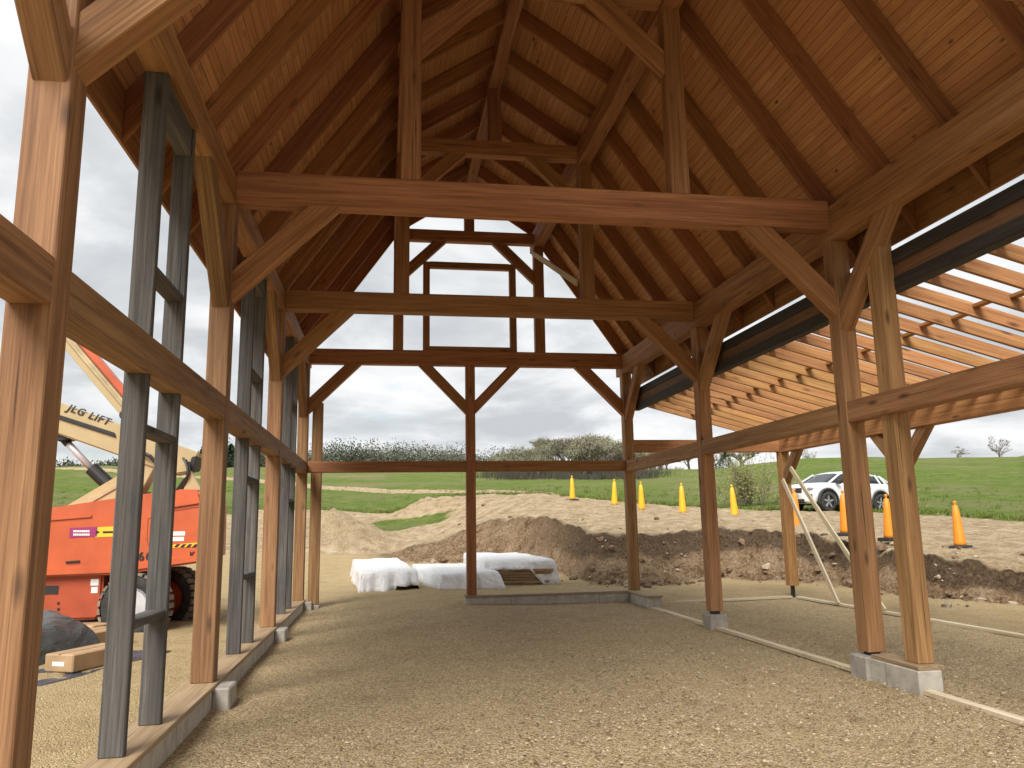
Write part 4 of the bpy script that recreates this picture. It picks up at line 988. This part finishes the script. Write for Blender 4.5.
for k, (u, r, h) in enumerate(((203, 150, 8), (211, 146, 9.5), (219, 150, 8.5), (228, 155, 7.5), (238, 158, 7), (247, 160, 7))):
    evergreen(place(u, r, -3.5), h*1.05, 2.6, 50+k, 'dark evergreen in the clump beyond the orange lift, seen between wall posts', 'evergreens beyond the lift')
# far woods: one mass nobody could count
def far_wood():
    bm = bmesh.new(); rnd = random.Random(9)
    for _ in range(760):
        u = rnd.uniform(-60, 520); r = rnd.uniform(172, 235); p = place(u, 168); q = ray(u, 515); az = math.atan2(q.x, q.y)
        x, y = r*math.sin(az), r*math.cos(az); tz = 1.0
        if u < 200: tz = .45
        elif u > 470: tz = .8
        h = rnd.uniform(5.4, 9.2)*tz; w = h*rnd.uniform(.34, .6); zb = p.z-1.4
        mi = 1 if rnd.random() < .06 else 0
        for _ in range(330 if tz > .5 else 140):
            v = Vector((rnd.gauss(0, 1), rnd.gauss(0, 1), rnd.gauss(0, 1))).normalized()*rnd.random()**.4
            c = Vector((x+v.x*w, y+v.y*w, zb+h*(.5+.5*v.z*rnd.uniform(.75, 1))))
            a = Vector((rnd.gauss(0, 1), rnd.gauss(0, 1), rnd.gauss(0, 1.1))).normalized(); b = a.orthogonal().normalized(); s = rnd.uniform(.12, .30)
            f = bm.faces.new([bm.verts.new(c+a*s), bm.verts.new(c+b*s*.6), bm.verts.new(c-a*s), bm.verts.new(c-b*s*.6)]); f.material_index = mi
        tube(bm, [(x, y, zb-3), (x, y, zb+h*.5)], [.16, .06], 4, cap=False)
    o = link('far_woods', bm, [M['wood_haze'], M['conifer']], None); tag(o, 'hazy grey-green belt of woods along the horizon beyond the fields', 'woods', kind='stuff')
far_wood()
# brush along the foot of the grove
def brush():
    bm = bmesh.new(); rnd = random.Random(21)
    for _ in range(260):
        u = rnd.choice((rnd.uniform(482, 668), rnd.uniform(505, 655))); r = rnd.uniform(90, 112); p = place(u, r); h = (.5+1.5*abs(nz(p.x, p.y, .16, 51))*2)*rnd.uniform(.5, 1.1)
        for _ in range(36):
            b = p+Vector((rnd.gauss(0, 1.0), rnd.gauss(0, .7), 0)); t = b+Vector((rnd.gauss(0, .25), rnd.gauss(0, .25), h*rnd.uniform(.25, 1.1))); s = rnd.uniform(.012, .03)
            bm.faces.new([bm.verts.new(b+Vector((s, 0, 0))), bm.verts.new(b-Vector((s, 0, 0))), bm.verts.new(t)])
            bm.faces.new([bm.verts.new(b+Vector((0, s, 0))), bm.verts.new(b-Vector((0, s, 0))), bm.verts.new(t)])
    o = link('brush', bm, M['thicket'], None); tag(o, 'dark grey brush along the foot of the knoll grove', 'brush', kind='stuff')
brush()
# clods and stones tumbled off the cut
def clods():
    bm = bmesh.new(); rnd = random.Random(33)
    for _ in range(420):
        az = R(rnd.uniform(2, 44)); kn = knots(az); s = rnd.choice((rnd.gauss(1.0, .12), rnd.uniform(1, 4))); k = int(min(4, max(0, s))); t = s-k
        r = kn[k][0]+(kn[k+1][0]-kn[k][0])*t if s >= 1 else kn[1][0]-(1-s)*6; x, y = r*math.sin(az), r*math.cos(az)
        if x < 7.9 and y < 14.7: continue
        z = ground_z(x, y); rad = min(.13, .025*math.exp(rnd.gauss(.3, .6)))
        ret = bmesh.ops.create_icosphere(bm, subdivisions=1, radius=rad, matrix=Matrix.Translation((x, y, z+rad*.2)) @ Matrix.Diagonal((rnd.uniform(.8, 1.5), rnd.uniform(.8, 1.3), rnd.uniform(.5, .9), 1)))
        for v in ret['verts']: v.co += Vector((rnd.gauss(0, 1), rnd.gauss(0, 1), rnd.gauss(0, 1)))*rad*.16
        mi = 0 if rnd.random() < .72 else 1
        for f in {f for v in ret['verts'] for f in v.link_faces}: f.material_index = mi
    o = link('dirt_clods', bm, [M['clod'], M['stone']], None); tag(o, 'loose clods and stones scattered along the dirt cut', 'clods', kind='stuff')
M['clod'] = simple('dirt_clod', (.17, .105, .06), .95, 0, .5, 9, .4); M['stone'] = simple('tan_stone', (.36, .285, .195), .9, 0, .3, 9, .3)
clods()
def tufts():
    bm = bmesh.new(); rnd = random.Random(61)
    for _ in range(2600):
        az = R(rnd.uniform(-24, 45)); kn = knots(az); r0 = kn[5][0]
        if rnd.random() < .62: r = r0-.3+abs(rnd.gauss(0, 1.2))
        else: r = r0+rnd.uniform(0, 30)
        x, y = r*math.sin(az), r*math.cos(az); z = ground_z(x, y)-.02; n_ = rnd.randint(5, 10); h = rnd.uniform(.05, .17)*(1.3 if r > r0+6 else 1); mi = 0 if rnd.random() < .75 else 1
        for _ in range(n_):
            b = Vector((x+rnd.gauss(0, .09), y+rnd.gauss(0, .09), z)); t = b+Vector((rnd.gauss(0, .06), rnd.gauss(0, .06), h*rnd.uniform(.6, 1.3))); w = .018; a = rnd.uniform(0, 3.14); d = Vector((math.cos(a)*w, math.sin(a)*w, 0))
            f = bm.faces.new([bm.verts.new(b+d), bm.verts.new(b-d), bm.verts.new(t)]); f.material_index = mi
    o = link('grass_tufts', bm, [leafmat('tuft_green', (.095, .15, .022), .4), leafmat('tuft_straw', (.24, .20, .09), .3)], None); tag(o, 'rough grass tufts along the edge of the sandy track and over the field', 'grass', kind='stuff')
tufts()
# pebbles standing proud of the gravel near the eye
def pebbles():
    bm = bmesh.new(); rnd = random.Random(44); n = 0
    while n < 16000:
        y = 3.2+abs(rnd.gauss(0, 3.4)); x = rnd.uniform(-4.2, 7.4)
        if -1.64 < x < -1.2 or y > 13.5: continue
        n += 1; rad = min(.016, .006*math.exp(rnd.gauss(.2, .4))); c = Vector((x, y, .004+.014*nz(x, y, 1.6, 3)+.006*nz(x, y, 6, 2)))
        ax = rnd.uniform(0, 3.14); s1, s2 = rad*rnd.uniform(.9, 1.6), rad*rnd.uniform(.8, 1.1); u_ = Vector((math.cos(ax), math.sin(ax), 0))*s1; v_ = Vector((-math.sin(ax), math.cos(ax), 0))*s2
        w = [bm.verts.new(c+q) for q in (u_, v_, -u_, -v_)]; tp = bm.verts.new(c+Vector((rnd.gauss(0, rad*.2), rnd.gauss(0, rad*.2), rad*.9)))
        mi = rnd.choice((0, 0, 1, 2))
        for k in range(4): bm.faces.new((w[k], w[(k+1) % 4], tp)).material_index = mi
    o = link('pebbles', bm, [M['stone'], simple('pale_pebble', (.56, .45, .29), .8, 0, .2, 30), simple('brown_pebble', (.17, .105, .05), .85, 0, .3, 30)], None, smooth=True)
    tag(o, 'loose pebbles lying on the gravel floor', 'pebbles', kind='stuff')
pebbles()
# ---------------------------------------------------------------- sky and light
EL, AZ = R(46), R(205)
w = bpy.data.worlds.new('World'); S.world = w; w.use_nodes = True; t = w.node_tree; nd = t.nodes; nd.clear()
out = nd.new('ShaderNodeOutputWorld'); b1 = nd.new('ShaderNodeBackground'); b2 = nd.new('ShaderNodeBackground'); mx_ = nd.new('ShaderNodeMixShader')
sky = nd.new('ShaderNodeTexSky'); sky.sky_type = 'NISHITA'; sky.sun_disc = False; sky.sun_elevation = EL; sky.sun_rotation = AZ; sky.air_density = 1.2; sky.dust_density = 2
t.links.new(sky.outputs[0], b1.inputs[0]); b1.inputs[1].default_value = .07
tc = nd.new('ShaderNodeTexCoord'); sp = nd.new('ShaderNodeSeparateXYZ'); t.links.new(tc.outputs['Generated'], sp.inputs[0])
def mth(op, a, b=0, clamp=False):
    n = nd.new('ShaderNodeMath'); n.operation = op; n.use_clamp = clamp
    for i, x in enumerate((a, b)):
        if isinstance(x, (int, float)): n.inputs[i].default_value = x
        else: t.links.new(x, n.inputs[i])
    return n.outputs[0]
zz = mth('ADD', mth('MAXIMUM', sp.outputs[2], 0), .16)
cv = nd.new('ShaderNodeCombineXYZ'); t.links.new(mth('DIVIDE', sp.outputs[0], zz), cv.inputs[0]); t.links.new(mth('DIVIDE', sp.outputs[1], zz), cv.inputs[1]); cv.inputs[2].default_value = 2.6
def wn(scale, detail, rough, off=0, dist=0):
    mp = nd.new('ShaderNodeMapping'); mp.inputs['Location'].default_value = (off, off*.7, 0); t.links.new(cv.outputs[0], mp.inputs['Vector'])
    n = nd.new('ShaderNodeTexNoise'); n.inputs['Scale'].default_value = scale; n.inputs['Detail'].default_value = detail; n.inputs['Roughness'].default_value = rough; n.inputs['Distortion'].default_value = dist
    t.links.new(mp.outputs[0], n.inputs['Vector']); return n.outputs['Fac']
f1 = mth('ADD', mth('MULTIPLY', wn(.8, 7, .55, 0, .5), .70), mth('MULTIPLY', wn(2.3, 7, .58, 4, .4), .30))
rp = nd.new('ShaderNodeValToRGB'); e = rp.color_ramp.elements; e[0].position = .41; e[0].color = (.58, .61, .645, 1); e[1].position = .60; e[1].color = (1, 1, 1, 1)
x = e.new(.47); x.color = (.68, .705, .73, 1); x = e.new(.53); x.color = (.86, .875, .89, 1)
t.links.new(f1, rp.inputs[0]); t.links.new(rp.outputs[0], b2.inputs[0]); b2.inputs[1].default_value = .405
gap = mth('SUBTRACT', 1, mth('MULTIPLY', mth('SUBTRACT', wn(1.3, 6, .6, 9), .60, True), 4, True))
t.links.new(gap, mx_.inputs[0]); t.links.new(b1.outputs[0], mx_.inputs[1]); t.links.new(b2.outputs[0], mx_.inputs[2]); t.links.new(mx_.outputs[0], out.inputs[0])
sd = bpy.data.lights.new('sun', 'SUN'); sd.energy = 2.2; sd.angle = R(32); sd.color = (1, .97, .92)
so = bpy.data.objects.new('sun', sd); COL.objects.link(so)
dirv = Vector((math.sin(AZ)*math.cos(EL), math.cos(AZ)*math.cos(EL), math.sin(EL))); so.rotation_euler = dirv.to_track_quat('Z', 'Y').to_euler(); so.location = (0, 0, 30)
vs = S.view_settings; vs.view_transform = 'Standard'; vs.look = 'None'; vs.exposure = 1.36; vs.gamma = 1; vs.use_curve_mapping = False
S.cycles.max_bounces = 8; S.cycles.diffuse_bounces = 5; S.cycles.use_denoising = True
